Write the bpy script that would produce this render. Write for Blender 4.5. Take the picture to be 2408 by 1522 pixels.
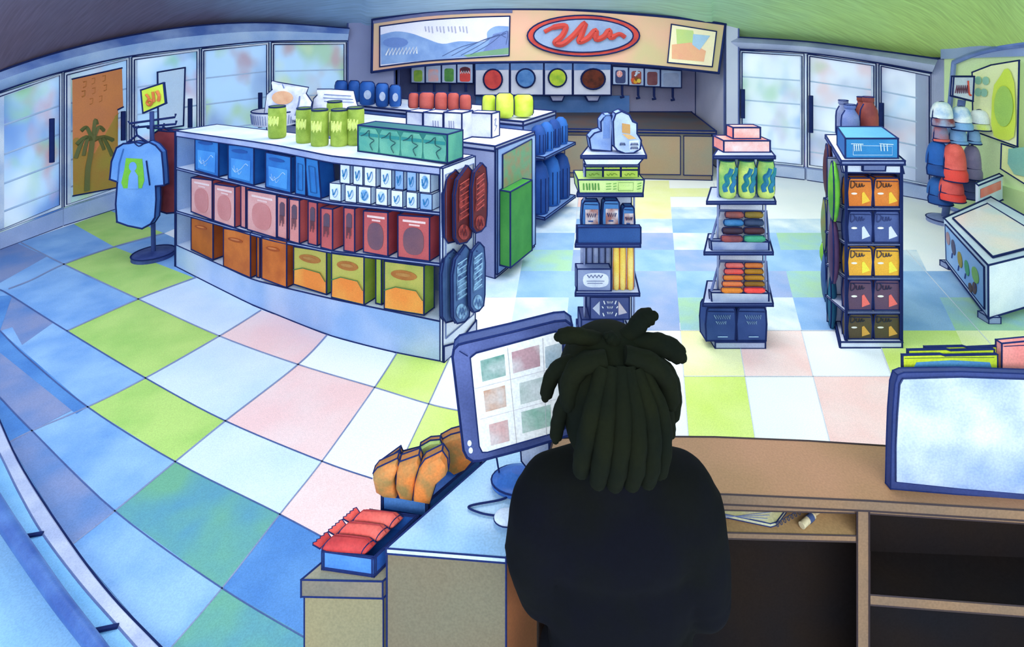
import bpy, bmesh, math, random
from mathutils import Vector, noise as mnoise
for o in list(bpy.data.objects): bpy.data.objects.remove(o)
SC = bpy.context.scene
COL = SC.collection
R = random.Random(7)
# ---------------------------------------------------------------- camera (level lens with a drop, like a shifted wide lens)
F, HY, CX, EYE = 1200.0, 80.0, 1204.0, 2.4      # focal length in px, horizon row, centre column, eye height
cam = bpy.data.cameras.new('camera'); cam.sensor_width = 36; cam.lens = 36*F/2408
cam.shift_y = -(761-HY)/2408; cam.clip_start = .05
camo = bpy.data.objects.new('camera', cam); COL.objects.link(camo)
camo.location = (0, 0, EYE); camo.rotation_euler = (math.pi/2, 0, 0); SC.camera = camo
# ---------------------------------------------------------------- light and exposure
SC.view_settings.view_transform = 'Standard'; SC.view_settings.look = 'None'
SC.view_settings.gamma = 1; SC.view_settings.use_curve_mapping = False
SC.view_settings.exposure = 0.95
w = bpy.data.worlds.new('world'); SC.world = w; w.use_nodes = True
w.node_tree.nodes['Background'].inputs[0].default_value = (.62, .78, 1, 1)
w.node_tree.nodes['Background'].inputs[1].default_value = .85
def lamp(name, loc, sx, sy, power, col, rot=(0, 0, 0)):
    l = bpy.data.lights.new(name, 'AREA'); l.shape = 'RECTANGLE'; l.size = sx; l.size_y = sy
    l.energy = power; l.color = col
    o = bpy.data.objects.new(name, l); COL.objects.link(o); o.location = loc; o.rotation_euler = rot
lamp('ceiling_or_fill_light', (.8, 3.6, 3.25), 4.0, .8, 32, (1, .98, .95))
lamp('ceiling_or_fill_light', (.8, 5.4, 3.2), 5.0, 1.0, 62, (1, .98, .95))
lamp('ceiling_or_fill_light', (.8, 7.8, 3.1), 5.0, .8, 44, (1, .98, .95))
lamp('ceiling_or_fill_light', (-3.4, 4.4, 3.1), 2.0, 2.0, 22, (.72, .84, 1))
lamp('ceiling_or_fill_light', (0, -1.6, 3.3), 7.0, 1.2, 150, (1, .98, .96), (math.radians(62), 0, 0))  # fill lamp added behind the camera for surfaces that face it
lamp('alcove_fill_light', (.5, 9.25, 2.15), 4.6, .3, 9, (.9, .94, 1), (math.radians(25), 0, 0))  # added lamp under the sign, brightens the dark alcove
# ---------------------------------------------------------------- helpers
def hexc(h):
    h = h.lstrip('#'); o = []
    for i in (0, 2, 4):
        c = int(h[i:i+2], 16)/255
        o.append(c/12.92 if c <= .04045 else ((c+.055)/1.055)**2.4)
    return (o[0], o[1], o[2], 1)
MATS = {}
def M(h, h2=None, sc=3.0, amt=.55, rough=.6, key='', stretch=(1, 1, 1), gloss=0, emit=0):
    """crayon-like pigment: base colour mottled with a second pigment and a fine grain"""
    k = f'{h}_{h2}_{sc}_{amt}_{rough}_{key}_{stretch}_{emit}'
    if k in MATS: return MATS[k]
    m = bpy.data.materials.new(k); m.use_nodes = True; MATS[k] = m
    nt = m.node_tree; N = nt.nodes; L = nt.links; b = N['Principled BSDF']
    c1 = hexc(h)
    if h2: c2 = hexc(h2)
    else:
        t = hexc('3a5fa8'); c2 = tuple(c1[i]*.80+t[i]*.10 for i in range(3))+(1,)
    g = N.new('ShaderNodeNewGeometry'); mp = N.new('ShaderNodeMapping'); mp.inputs['Scale'].default_value = stretch
    L.new(g.outputs['Position'], mp.inputs['Vector'])
    n1 = N.new('ShaderNodeTexNoise'); n1.inputs['Scale'].default_value = sc; n1.inputs['Detail'].default_value = 3
    L.new(mp.outputs[0], n1.inputs['Vector'])
    rp = N.new('ShaderNodeValToRGB'); rp.color_ramp.elements[0].position = .38; rp.color_ramp.elements[1].position = .68
    L.new(n1.outputs[0], rp.inputs[0])
    mul = N.new('ShaderNodeMath'); mul.operation = 'MULTIPLY'; mul.inputs[1].default_value = amt; L.new(rp.outputs[0], mul.inputs[0])
    mx = N.new('ShaderNodeMix'); mx.data_type = 'RGBA'; mx.inputs[6].default_value = c1; mx.inputs[7].default_value = c2
    L.new(mul.outputs[0], mx.inputs[0])
    n2 = N.new('ShaderNodeTexNoise'); n2.inputs['Scale'].default_value = 160; n2.inputs['Detail'].default_value = 1
    L.new(g.outputs['Position'], n2.inputs['Vector'])
    mr = N.new('ShaderNodeMapRange'); mr.inputs[1].default_value = .3; mr.inputs[2].default_value = .7
    mr.inputs[3].default_value = .88; mr.inputs[4].default_value = 1.06; L.new(n2.outputs[0], mr.inputs[0])
    vm = N.new('ShaderNodeVectorMath'); vm.operation = 'SCALE'; L.new(mx.outputs[2], vm.inputs[0]); L.new(mr.outputs[0], vm.inputs['Scale'])
    L.new(vm.outputs[0], b.inputs['Base Color']); b.inputs['Roughness'].default_value = rough
    b.inputs['Specular IOR Level'].default_value = .25 if rough < .88 else .06
    if emit:
        L.new(vm.outputs[0], b.inputs['Emission Color']); b.inputs['Emission Strength'].default_value = emit
    return m
INK = M('222f62', '18224c', 8, .5, .9)
INKL = M('6f7fae', '56689c', 8, .5, .8)
def V3(p): return Vector((p[0], p[1], p[2]))
def dd(D, x): return D(x) if callable(D) else D
def P(x, y, D):                       # picture position at a distance
    D = dd(D, x); return Vector(((x-CX)*D/F, D, EYE-(y-HY)*D/F))
def PZ(x, y, z=0.0):                  # picture position on a level surface
    D = (EYE-z)*F/(y-HY); return Vector(((x-CX)*D/F, D, z))
def interp(tab):
    def f(x):
        if x <= tab[0][0]: a, b = tab[0], tab[1]
        elif x >= tab[-1][0]: a, b = tab[-2], tab[-1]
        else:
            for a, b in zip(tab, tab[1:]):
                if a[0] <= x <= b[0]: break
        t = (x-a[0])/(b[0]-a[0]); return a[1]+(b[1]-a[1])*t
    return f
def line_D(p, q):                     # distance, per picture column, of the upright plane through two floor points
    def f(x):
        k = (x-CX)/F; dx, dy = q[0]-p[0], q[1]-p[1]
        t = (k*p[1]-p[0])/(dx-k*dy); return p[1]+t*dy
    return f
ORG = {}
class G:
    def __init__(s): s.v = []; s.f = []; s.m = []; s.sm = []; s.ik = []; s.mats = []
    def mi(s, m):
        if m not in s.mats: s.mats.append(m)
        return s.mats.index(m)
    def face(s, pts, m, ink=True, smooth=False):
        i = len(s.v); s.v += [V3(p) for p in pts]; s.f.append(list(range(i, i+len(pts))))
        s.m.append(s.mi(m)); s.sm.append(smooth); s.ik.append(ink)
    def grid(s, rows, m, ink=True, smooth=True, close=False):
        i = len(s.v); n = len(rows[0])
        for r in rows: s.v += [V3(p) for p in r]
        k = s.mi(m)
        for a in range(len(rows)-1):
            for b in range(n if close else n-1):
                c = (b+1) % n
                s.f.append([i+a*n+b, i+a*n+c, i+(a+1)*n+c, i+(a+1)*n+b]); s.m.append(k); s.sm.append(smooth); s.ik.append(ink)
    def prism(s, pts, off, mf, ms=None, mb=None, ink=True):
        ms = ms or mf; q = [V3(p)+off for p in pts]; n = len(pts)
        s.face(pts, mf, ink); s.face(q[::-1], mb or ms, ink)
        for i in range(n):
            j = (i+1) % n; s.face([pts[j], pts[i], q[i], q[j]], ms, ink)
    def slab(s, poly, D, th, mf, ms=None, off=None, ink=True):
        s.prism([P(x, y, D) for x, y in poly], V3(off)*th if off is not None else Vector((0, th, 0)), mf, ms, None, ink)
    def box(s, lo, hi, m, ink=True, mt=None):
        x0, y0, z0 = lo; x1, y1, z1 = hi
        c = [(x0, y0), (x1, y0), (x1, y1), (x0, y1)]
        b = [Vector((x, y, z0)) for x, y in c]; t = [Vector((x, y, z1)) for x, y in c]
        s.face(b[::-1], m, ink); s.face(t, mt or m, ink)
        for i in range(4):
            j = (i+1) % 4; s.face([b[i], b[j], t[j], t[i]], m, ink)
    def plan(s, pts, z0, z1, m, mt=None, ink=True):     # upright prism over a plan outline
        b = [Vector((p[0], p[1], z0)) for p in pts]; t = [Vector((p[0], p[1], z1)) for p in pts]; n = len(pts)
        s.face(b[::-1], m, ink); s.face(t, mt or m, ink)
        for i in range(n):
            j = (i+1) % n; s.face([b[i], b[j], t[j], t[i]], m, ink)
    def px(s, poly, D, m, lift=.003, ink=False):        # a flat printed patch with a little thickness
        s.prism([P(x, y, (lambda xx: dd(D, xx)-lift)) for x, y in poly], Vector((0, lift*.9, 0)), m, m, None, ink)
    def tube(s, pts, r, m, n=6, cap=True, ink=False):
        pts = [V3(p) for p in pts]; rings = []; k = len(pts); a = None
        for i, p in enumerate(pts):
            d = (pts[min(i+1, k-1)]-pts[max(i-1, 0)])
            if d.length < 1e-9: d = Vector((0, 0, 1))
            d.normalize()
            if a is None: a = d.cross(Vector((0, 0, 1)) if abs(d.z) < .9 else Vector((0, 1, 0))).normalized()
            else:
                a = a-d*a.dot(d)
                a = a.normalized() if a.length > 1e-6 else d.orthogonal().normalized()
            b = a.cross(d); rr = r[i] if isinstance(r, (list, tuple)) else r
            rings.append([p+(a*math.cos(t)+b*math.sin(t))*rr for t in [2*math.pi*j/n for j in range(n)]])
        s.grid(rings, m, ink, n > 4, True)
        if cap: s.face(rings[0], m, ink); s.face(rings[-1][::-1], m, ink)
    def line(s, poly, D, rpx, m, lift=.004):            # drawn stroke on a surface
        D2 = (lambda xx: dd(D, xx)-lift); pts = [P(x, y, D2) for x, y in poly]
        s.tube(pts, rpx*pts[0].y/F, m, 4)
    def lathe(s, c, prof, m, n=20, caps=True, ink=True):  # prof: (radius, height) pairs, or with a material
        c = V3(c)
        for (a, b) in zip(prof, prof[1:]):
            mm = b[2] if len(b) > 2 else m
            s.grid([[c+Vector((q[0]*math.cos(t), q[0]*math.sin(t), q[1])) for t in [2*math.pi*j/n for j in range(n)]] for q in (a, b)], mm, ink, True, True)
        if caps:
            for q, fl in ((prof[0], True), (prof[-1], False)):
                r = [c+Vector((q[0]*math.cos(t), q[0]*math.sin(t), q[1])) for t in [2*math.pi*j/n for j in range(n)]]
                s.face(r[::-1] if fl else r, (q[2] if len(q) > 2 else m), ink)
    def ell(s, c, rad, m, n=18, k=10, ink=False):
        c = V3(c); rows = []
        for i in range(k+1):
            ph = math.pi*i/k
            rows.append([c+Vector((rad[0]*math.sin(ph)*math.cos(t), rad[1]*math.sin(ph)*math.sin(t), rad[2]*math.cos(ph))) for t in [2*math.pi*j/n for j in range(n)]])
        s.grid(rows, m, ink, True, True)
    def pillow(s, poly, D, th, m, ink=True, back=True, inset=.78):   # filled bag: flat rim, swollen middle
        p = [P(x, y, D) for x, y in poly]; c = sum(p, Vector())/len(p); n = len(p)
        for sg in ((-1, 1) if back else (-1,)):
            r0 = [q.copy() for q in p]; r1 = [c+(q-c)*.9+Vector((0, sg*th*.38, 0)) for q in p]
            r2 = [c+(q-c)*inset*.8+Vector((0, sg*th*.5, 0)) for q in p]
            s.grid([r0, r1, r2], m, False, True, True); s.face(r2 if sg < 0 else r2[::-1], m, False, True)
        if ink:
            rr = 1.8*c.y/F; s.tube(p+[p[0]], rr, INK, 4, False)
    def build(s, name, parent=None, ink=1.7, inkm=None, origin=None, ang=38):
        if ink: s.addink(ink, inkm or INK, ang)
        if parent is not None: org = ORG[parent.name]
        elif origin is not None: org = V3(origin)
        else:
            xs = [v.x for v in s.v]; ys = [v.y for v in s.v]; zs = [v.z for v in s.v]
            org = Vector(((min(xs)+max(xs))/2, (min(ys)+max(ys))/2, min(zs)))
        me = bpy.data.meshes.new(name); idx = {}; vs = []; fs = []; keep = []
        for fi, f in enumerate(s.f):
            g = []
            for i in f:
                v = s.v[i]; k = (round(v.x, 5), round(v.y, 5), round(v.z, 5))
                if k not in idx: idx[k] = len(vs); vs.append(v-org)
                if idx[k] not in g: g.append(idx[k])
            if len(g) > 2: fs.append(g); keep.append(fi)
        me.from_pydata(vs, [], fs)
        for m in s.mats: me.materials.append(m)
        for p, fi in zip(me.polygons, keep): p.material_index = s.m[fi]; p.use_smooth = s.sm[fi]
        bm = bmesh.new(); bm.from_mesh(me); bmesh.ops.recalc_face_normals(bm, faces=bm.faces)
        for e in bm.edges:
            if len(e.link_faces) == 2 and e.calc_face_angle(0) > math.radians(50): e.smooth = False
        bm.to_mesh(me); bm.free(); me.validate(); me.update()
        o = bpy.data.objects.new(name, me); COL.objects.link(o)
        if parent is not None: o.parent = parent; ORG[o.name] = org
        else: o.location = org; ORG[o.name] = org
        return o
    def addink(s, pxr, m, ang):
        E = {}
        def K(v): return (round(v.x, 4), round(v.y, 4), round(v.z, 4))
        for fi, f in enumerate(s.f):
            if not s.ik[fi]: continue
            p = [s.v[i] for i in f]
            nrm = Vector()
            for a, b in zip(p, p[1:]+p[:1]): nrm += Vector(((a.y-b.y)*(a.z+b.z), (a.z-b.z)*(a.x+b.x), (a.x-b.x)*(a.y+b.y)))
            if nrm.length < 1e-12: continue
            nrm.normalize()
            for a, b in zip(p, p[1:]+p[:1]):
                ka, kb = K(a), K(b)
                if ka == kb: continue
                E.setdefault((min(ka, kb), max(ka, kb)), []).append((nrm, a, b))
        ca = math.cos(math.radians(ang))
        for k, l in E.items():
            if len(l) == 1 or abs(l[0][0].dot(l[1][0])) < ca:
                a, b = l[0][1], l[0][2]; d = (b-a)
                r = pxr*max(.8, (a.y+b.y)/2)/F
                if d.length < r*1.2: continue
                d = d.normalized()*r*.6; s.tube([a-d, b+d], r, m, 4)
def tag(o, label=None, cat=None, group=None, kind=None):
    if label: o['label'] = label
    if cat: o['category'] = cat
    if group: o['group'] = group
    if kind: o['kind'] = kind
    return o
def thing(name, label, cat, loc, group=None):
    o = bpy.data.objects.new(name, None); COL.objects.link(o); o.location = loc; o.empty_display_size = .05
    ORG[o.name] = V3(loc); return tag(o, label, cat, group)
def oval(cx, cy, rx, ry, n=20, a0=0, a1=360, sq=1.0):
    out = []
    for i in range(n):
        t = math.radians(a0+(a1-a0)*i/(n if a1-a0 == 360 else n-1)); c, s_ = math.cos(t), math.sin(t)
        out.append((cx+rx*math.copysign(abs(c)**sq, c), cy+ry*math.copysign(abs(s_)**sq, s_)))
    return out
def zig(x0, x1, y, amp, n, slant=0, y1=None):
    y1 = y if y1 is None else y1; o = []
    for i in range(n*2+1):
        t = i/(n*2); o.append((x0+(x1-x0)*t+(slant if i % 2 else 0), y+(y1-y)*t+(-amp if i % 2 else amp)))
    return o
def curve(pts, k=6):                  # smooth a polyline
    o = []
    for i in range(len(pts)-1):
        p0 = pts[max(i-1, 0)]; p1 = pts[i]; p2 = pts[i+1]; p3 = pts[min(i+2, len(pts)-1)]
        for j in range(k):
            t = j/k; o.append(tuple(.5*(2*p1[a]+(p2[a]-p0[a])*t+(2*p0[a]-5*p1[a]+4*p2[a]-p3[a])*t*t+(3*p1[a]-p0[a]-3*p2[a]+p3[a])*t**3) for a in range(len(p1))))
    o.append(tuple(pts[-1])); return o
def rrect(x0, y0, x1, y1, r, k=4):
    o = []
    for cx, cy, a in ((x1-r, y1-r, 0), (x0+r, y1-r, 90), (x0+r, y0+r, 180), (x1-r, y0+r, 270)):
        for i in range(k+1):
            t = math.radians(a+90*i/k); o.append((cx+r*math.cos(t), cy+r*math.sin(t)))
    return o
# ================================================================ FLOOR
WHT = M('fbfcff', 'e6effa', 1.2, .5)
cW = WHT; cP = M('dce9f6', 'c2d9f0', 2.5, .6); cB = M('98bfe8', '6a9cd8', 2.6, .9); cD = M('5f93cf', '3f76bd', 2.4, .9)  # the blues paint the shade at the left into tile colour
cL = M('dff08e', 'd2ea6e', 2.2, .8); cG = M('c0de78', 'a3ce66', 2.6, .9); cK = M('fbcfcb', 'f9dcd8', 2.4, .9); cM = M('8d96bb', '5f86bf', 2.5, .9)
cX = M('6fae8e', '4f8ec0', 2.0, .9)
GR = M('8b96b8', '6a79a6', 5, .6); GRL = M('d7dcea', 'c5cde0', 5, .6)
g = G()
g.face([(-9, -2.5, 0), (9, -2.5, 0), (9, 11, 0), (-9, 11, 0)], cW, False)
NODE = {  # left-hand tile corners: line i (falls to the right), line j (rises to the right)
 (0,0):(200,500),(0,1):(395,470),
 (1,-1):(52,568),(1,0):(173,527),(1,1):(386,549),(1,2):(470,640),
 (2,-1):(-40,625),(2,0):(150,623),(2,1):(269,581),
}
A = [[(-60,560),(52,512),(173,470),(386,420),(560,400),(700,400),(860,400)],
     [(-40,610),(60,566),(269,500),(420,470),(600,450),(760,450),(900,450)],
     [(-70,650),(52,568),(269,581),(464,652),(614,730),(770,790),(931,832)],
     [(-60,740),(40,680),(150,622),(325,704),(516,791),(701,858),(881,912)],
     [(-90,860),(-20,775),(29,695),(157,779),(342,890),(530,991),(757,1086)],
     [(-90,960),(-50,880),(0,779),(60,850),(206,958),(412,1087),(658,1211)],
     [(-120,1040),(-80,1000),(-40,900),(0,936),(75,1014),(270,1203),(522,1385)]]
# explicit cells: colour, four corners in the picture (x, y)
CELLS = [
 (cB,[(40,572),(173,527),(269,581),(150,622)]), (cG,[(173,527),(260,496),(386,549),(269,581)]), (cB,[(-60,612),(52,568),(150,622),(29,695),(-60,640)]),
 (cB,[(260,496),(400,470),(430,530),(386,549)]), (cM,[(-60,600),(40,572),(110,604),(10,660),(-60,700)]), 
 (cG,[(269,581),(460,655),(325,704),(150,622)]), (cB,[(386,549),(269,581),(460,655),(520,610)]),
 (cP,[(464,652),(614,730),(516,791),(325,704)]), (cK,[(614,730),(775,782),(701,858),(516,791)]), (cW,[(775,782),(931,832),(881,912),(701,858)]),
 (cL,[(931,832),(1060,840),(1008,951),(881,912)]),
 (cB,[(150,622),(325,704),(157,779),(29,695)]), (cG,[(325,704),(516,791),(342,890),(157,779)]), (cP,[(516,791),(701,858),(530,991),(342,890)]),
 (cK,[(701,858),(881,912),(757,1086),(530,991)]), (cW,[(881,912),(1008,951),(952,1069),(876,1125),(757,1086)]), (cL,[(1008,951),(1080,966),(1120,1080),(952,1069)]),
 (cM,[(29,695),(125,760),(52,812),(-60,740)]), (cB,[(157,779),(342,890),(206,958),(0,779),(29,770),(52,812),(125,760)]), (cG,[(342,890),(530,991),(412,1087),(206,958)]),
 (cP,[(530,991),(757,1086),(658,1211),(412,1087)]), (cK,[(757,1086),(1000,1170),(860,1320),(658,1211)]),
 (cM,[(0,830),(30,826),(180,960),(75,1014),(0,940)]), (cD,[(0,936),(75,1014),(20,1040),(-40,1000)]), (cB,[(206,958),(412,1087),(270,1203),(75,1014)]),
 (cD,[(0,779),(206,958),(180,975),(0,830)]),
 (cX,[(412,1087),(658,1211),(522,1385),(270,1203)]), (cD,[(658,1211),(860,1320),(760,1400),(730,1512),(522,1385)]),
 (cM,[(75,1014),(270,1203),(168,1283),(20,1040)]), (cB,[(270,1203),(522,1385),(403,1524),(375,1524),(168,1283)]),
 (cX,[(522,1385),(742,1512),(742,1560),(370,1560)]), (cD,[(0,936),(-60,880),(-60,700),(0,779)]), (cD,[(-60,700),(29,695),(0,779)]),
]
def fl(x, y, z=.0015): return PZ(x, y, 0)+Vector((0, 0, z))
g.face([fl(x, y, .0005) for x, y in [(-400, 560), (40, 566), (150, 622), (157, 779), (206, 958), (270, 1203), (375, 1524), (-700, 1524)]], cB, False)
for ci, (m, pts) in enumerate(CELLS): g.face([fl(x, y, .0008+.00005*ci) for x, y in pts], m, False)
def seam(pts, w=2.0, m=GR, z=.003):
    pts = curve(pts, 6); L_ = []; R_ = []
    for i, p in enumerate(pts):
        a = pts[max(i-1, 0)]; b = pts[min(i+1, len(pts)-1)]; dx, dy = b[0]-a[0], b[1]-a[1]; n = math.hypot(dx, dy) or 1
        L_.append(fl(p[0]-dy/n*w/2, p[1]+dx/n*w/2, z)); R_.append(fl(p[0]+dy/n*w/2, p[1]-dx/n*w/2, z))
    g.grid([L_, R_], m, False, False)
GD = M('4a5f96', '3c5088', 5, .6)
for pts, w, m in [
 ([(40,566),(150,622),(325,704),(516,791),(701,858),(881,912),(1008,951),(1085,968)], 3, GR),
 ([(0,682),(29,698),(157,779),(342,890),(530,991),(757,1086),(876,1127)], 3.4, GD),
 ([(-30,755),(0,779),(60,838),(206,958),(412,1087),(658,1211),(860,1320)], 3.6, GD),
 ([(-30,905),(0,936),(75,1014),(270,1203),(522,1385),(735,1512)], 4, GD),
 ([(20,680),(74,659),(150,622),(269,581),(386,549)], 3, GR),
 ([(157,779),(325,704),(464,652)], 3, GR),
 ([(20,1042),(75,1014),(206,958),(342,890),(516,791),(614,730)], 3.2, GR),
 ([(168,1283),(270,1203),(412,1087),(530,991),(701,858),(775,782)], 3.6, GR),
 ([(403,1524),(522,1385),(658,1211),(757,1086),(881,912),(935,828)], 3.2, GR),
 ([(952,1069),(1008,951),(1060,836)], 2.6, GR)]: seam(pts, w, m)
# the open floor: straight rows, columns spreading towards the counter
XS = [1030, 1180, 1320, 1462, 1608, 1752, 1912, 2097, 2300, 2520]; YS = [1048, 886, 778, 700, 638, 588, 548, 515, 487, 463, 443, 425, 409]
def gx(k, y): return 1480+(XS[k]-1480)*(y+800)/(886+800)
b1 = M('9dc1ea', '7fabde', 3, .9); b2 = M('b9d3ee', 'e9f2fb', 3, .9); gg = M('a6d0b0', '93bedb', 3, .9); yy = M('f4f6c0', 'eef2a8', 3, .9); pk = M('fbd3cf', 'fde6e3', 3, .9); gz = M('8aa6d6', 'a9b4d8', 3, .9)  # the blues and green are floor reflections painted as tile colour
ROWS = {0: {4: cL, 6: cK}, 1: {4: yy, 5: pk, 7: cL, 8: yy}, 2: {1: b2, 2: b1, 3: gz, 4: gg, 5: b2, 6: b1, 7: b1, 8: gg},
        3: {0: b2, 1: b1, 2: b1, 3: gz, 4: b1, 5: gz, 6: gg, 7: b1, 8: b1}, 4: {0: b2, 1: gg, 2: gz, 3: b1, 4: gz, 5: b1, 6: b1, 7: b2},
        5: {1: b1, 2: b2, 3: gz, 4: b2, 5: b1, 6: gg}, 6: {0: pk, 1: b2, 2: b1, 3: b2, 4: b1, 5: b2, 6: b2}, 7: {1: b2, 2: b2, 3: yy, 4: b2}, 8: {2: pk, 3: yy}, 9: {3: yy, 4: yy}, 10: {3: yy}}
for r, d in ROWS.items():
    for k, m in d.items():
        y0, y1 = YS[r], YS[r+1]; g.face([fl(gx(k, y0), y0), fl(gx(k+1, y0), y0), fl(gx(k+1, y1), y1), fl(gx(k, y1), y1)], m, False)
for y in YS[1:3]: seam([(gx(4, y), y), (gx(7, y), y)], 1.5, GRL)
for k in range(4, 8): seam([(gx(k, 1048), 1048), (gx(k, 760), 760)], 1.8, GRL)
for k in (2, 3, 5): seam([(gx(k, 560), 560), (gx(k, 430), 430)], 1.2, GRL)
seam([(2131, 588), (2251, 722), (2330, 810)], 1.6, GRL)
o = g.build('floor', ink=0, origin=(0, 0, 0)); tag(o, kind='structure')
# ================================================================ ROOM SHELL
LW = [(-260, 700), (-120, 645), (0, 587), (148, 532), (305, 482), (470, 447), (633, 420), (818, 400)]      # base line of the left coolers
LH = [(-260, 330), (-120, 268), (0, 217), (148, 170), (305, 134), (470, 114), (633, 99), (818, 98)]        # top of the doors
LT = [(-260, 285), (-120, 222), (0, 168), (148, 120), (305, 84), (470, 60), (633, 54), (822, 67)]          # top of the header
RW = [(1735, 405), (1895, 424), (2062, 450), (2192, 474)]
RH = [(1735, 117), (1895, 126), (2062, 149), (2192, 173)]
RT = [(1706, 86), (1895, 98), (2062, 119), (2206, 139)]
def base(p): return PZ(p[0], p[1], 0)
DL = interp([(p[0], base(p).y) for p in LW]); DR = interp([(p[0], base(p).y) for p in RW])
slate = M('8f9fc4', '6f83b4', 1.5, .8); slate2 = M('4c66a4', '8da3d0', 3.5, .8)
def strip(pa, pb, D, th, m, name, parent=None, ink=1.8, lift=0.0):
    """a band with real thickness following a row of upright planes"""
    g = G(); f = lambda x: dd(D, x)-lift
    n = len(pa)
    for i in range(n-1):
        q = [P(*pa[i], f), P(*pa[i+1], f), P(*pb[i+1], f), P(*pb[i], f)]; g.prism(q, Vector((0, th, 0)), m)
    # only ink the long edges and ends
    for k in range(len(g.ik)): g.ik[k] = False
    for row in (pa, pb): 
        pts = curve([tuple(P(x, y, f)) for x, y in row], 3); g.tube(pts, ink*pts[0][1]/F, INK, 4)
    return g.build(name, parent, 0)
for i, (top, bot, D) in enumerate(((LT, LH, DL), (RT, RH, DR))):
    g = G(); f0 = lambda x, D=D: D(x)-.10
    bot2 = [(b[0], b[1]-2) for b in bot]
    mid = [((a[0]+b[0])/2, a[1]+(b[1]-a[1])*.45) for a, b in zip(top, bot2)]
    rows = [[P(*p, (lambda x: D(x)+.25)) for p in top], [P(*p, f0) for p in top], [P(*p, (lambda x: D(x)-.17)) for p in mid], [P(*p, (lambda x: D(x)-.09)) for p in bot2], [P(*p, (lambda x: D(x)+.25)) for p in bot2]]
    rows = [[Vector(q) for q in curve([tuple(v) for v in r], 5)] for r in rows]
    g.grid(rows[:3], M('5674b6', '9fb6dd', 2.2, .9) if i == 0 else M('7f88b0', 'a9b3d2', 2.0, .9), False); g.grid(rows[2:], M('9dbbe4', 'c4d8f0', 2.2, .9) if i == 0 else M('a4aed0', 'c4cce4', 2.0, .9), False)
    for r in (rows[1], rows[3]): g.tube(r, 2.4*r[len(r)//2].y/F, INK, 4)
    e = rows[0][-1], rows[1][-1], rows[2][-1], rows[3][-1], rows[4][-1]; g.face(e, slate, False)
    o = g.build('trim_%d' % (i+1), ink=0); tag(o, kind='structure')
# walls behind and between
wallm = M('8b90b4', 'a6adcb', .9, .8); wallg = M('c9cde2', 'b7bdd9', 1.2, .8); recm = M('8d8fb0', '9a90ac', 1.4, .8)
g = G()
pts = [base(p) for p in LW]; bk = [p+Vector((-.5, .5, 0)) for p in pts]
for a, b in zip(bk, bk[1:]): g.face([(a.x, a.y, 0), (b.x, b.y, 0), (b.x, b.y, 3.4), (a.x, a.y, 3.4)], wallm, False)
tag(g.build('wall_left', ink=0), kind='structure')
q = lambda x, D: (x-CX)*D/F
D9, DB = 9.0, 10.36
pl = [(q(818, 9.0), 9.0), (q(936, 9.0), 9.0), (q(936, DB), DB), (q(1636, DB), DB), (q(1706, 8.75), 8.75), (q(1737, 8.75), 8.75)]
for nm, i, th, m in (('wall_alcove_near_coolers', 0, (0, .05), M('8e93b6', '9ba2c4', 1, .8)), ('wall_alcove_side', 1, (-.06, 0), recm), ('wall_back', 2, (0, .06), recm), ('wall_alcove_far_side', 3, (.06, .02), wallg), ('wall_pillar', 4, (0, .05), wallg)):
    g = G(); a, b = pl[i], pl[i+1]
    g.prism([(a[0], a[1], 0), (b[0], b[1], 0), (b[0], b[1], 3.3), (a[0], a[1], 3.3)], Vector((th[0], th[1], 0)), m)
    tag(g.build(nm, ink=2.0, inkm=M('54639a', '44548c', 5, .5)), kind='structure')
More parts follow.
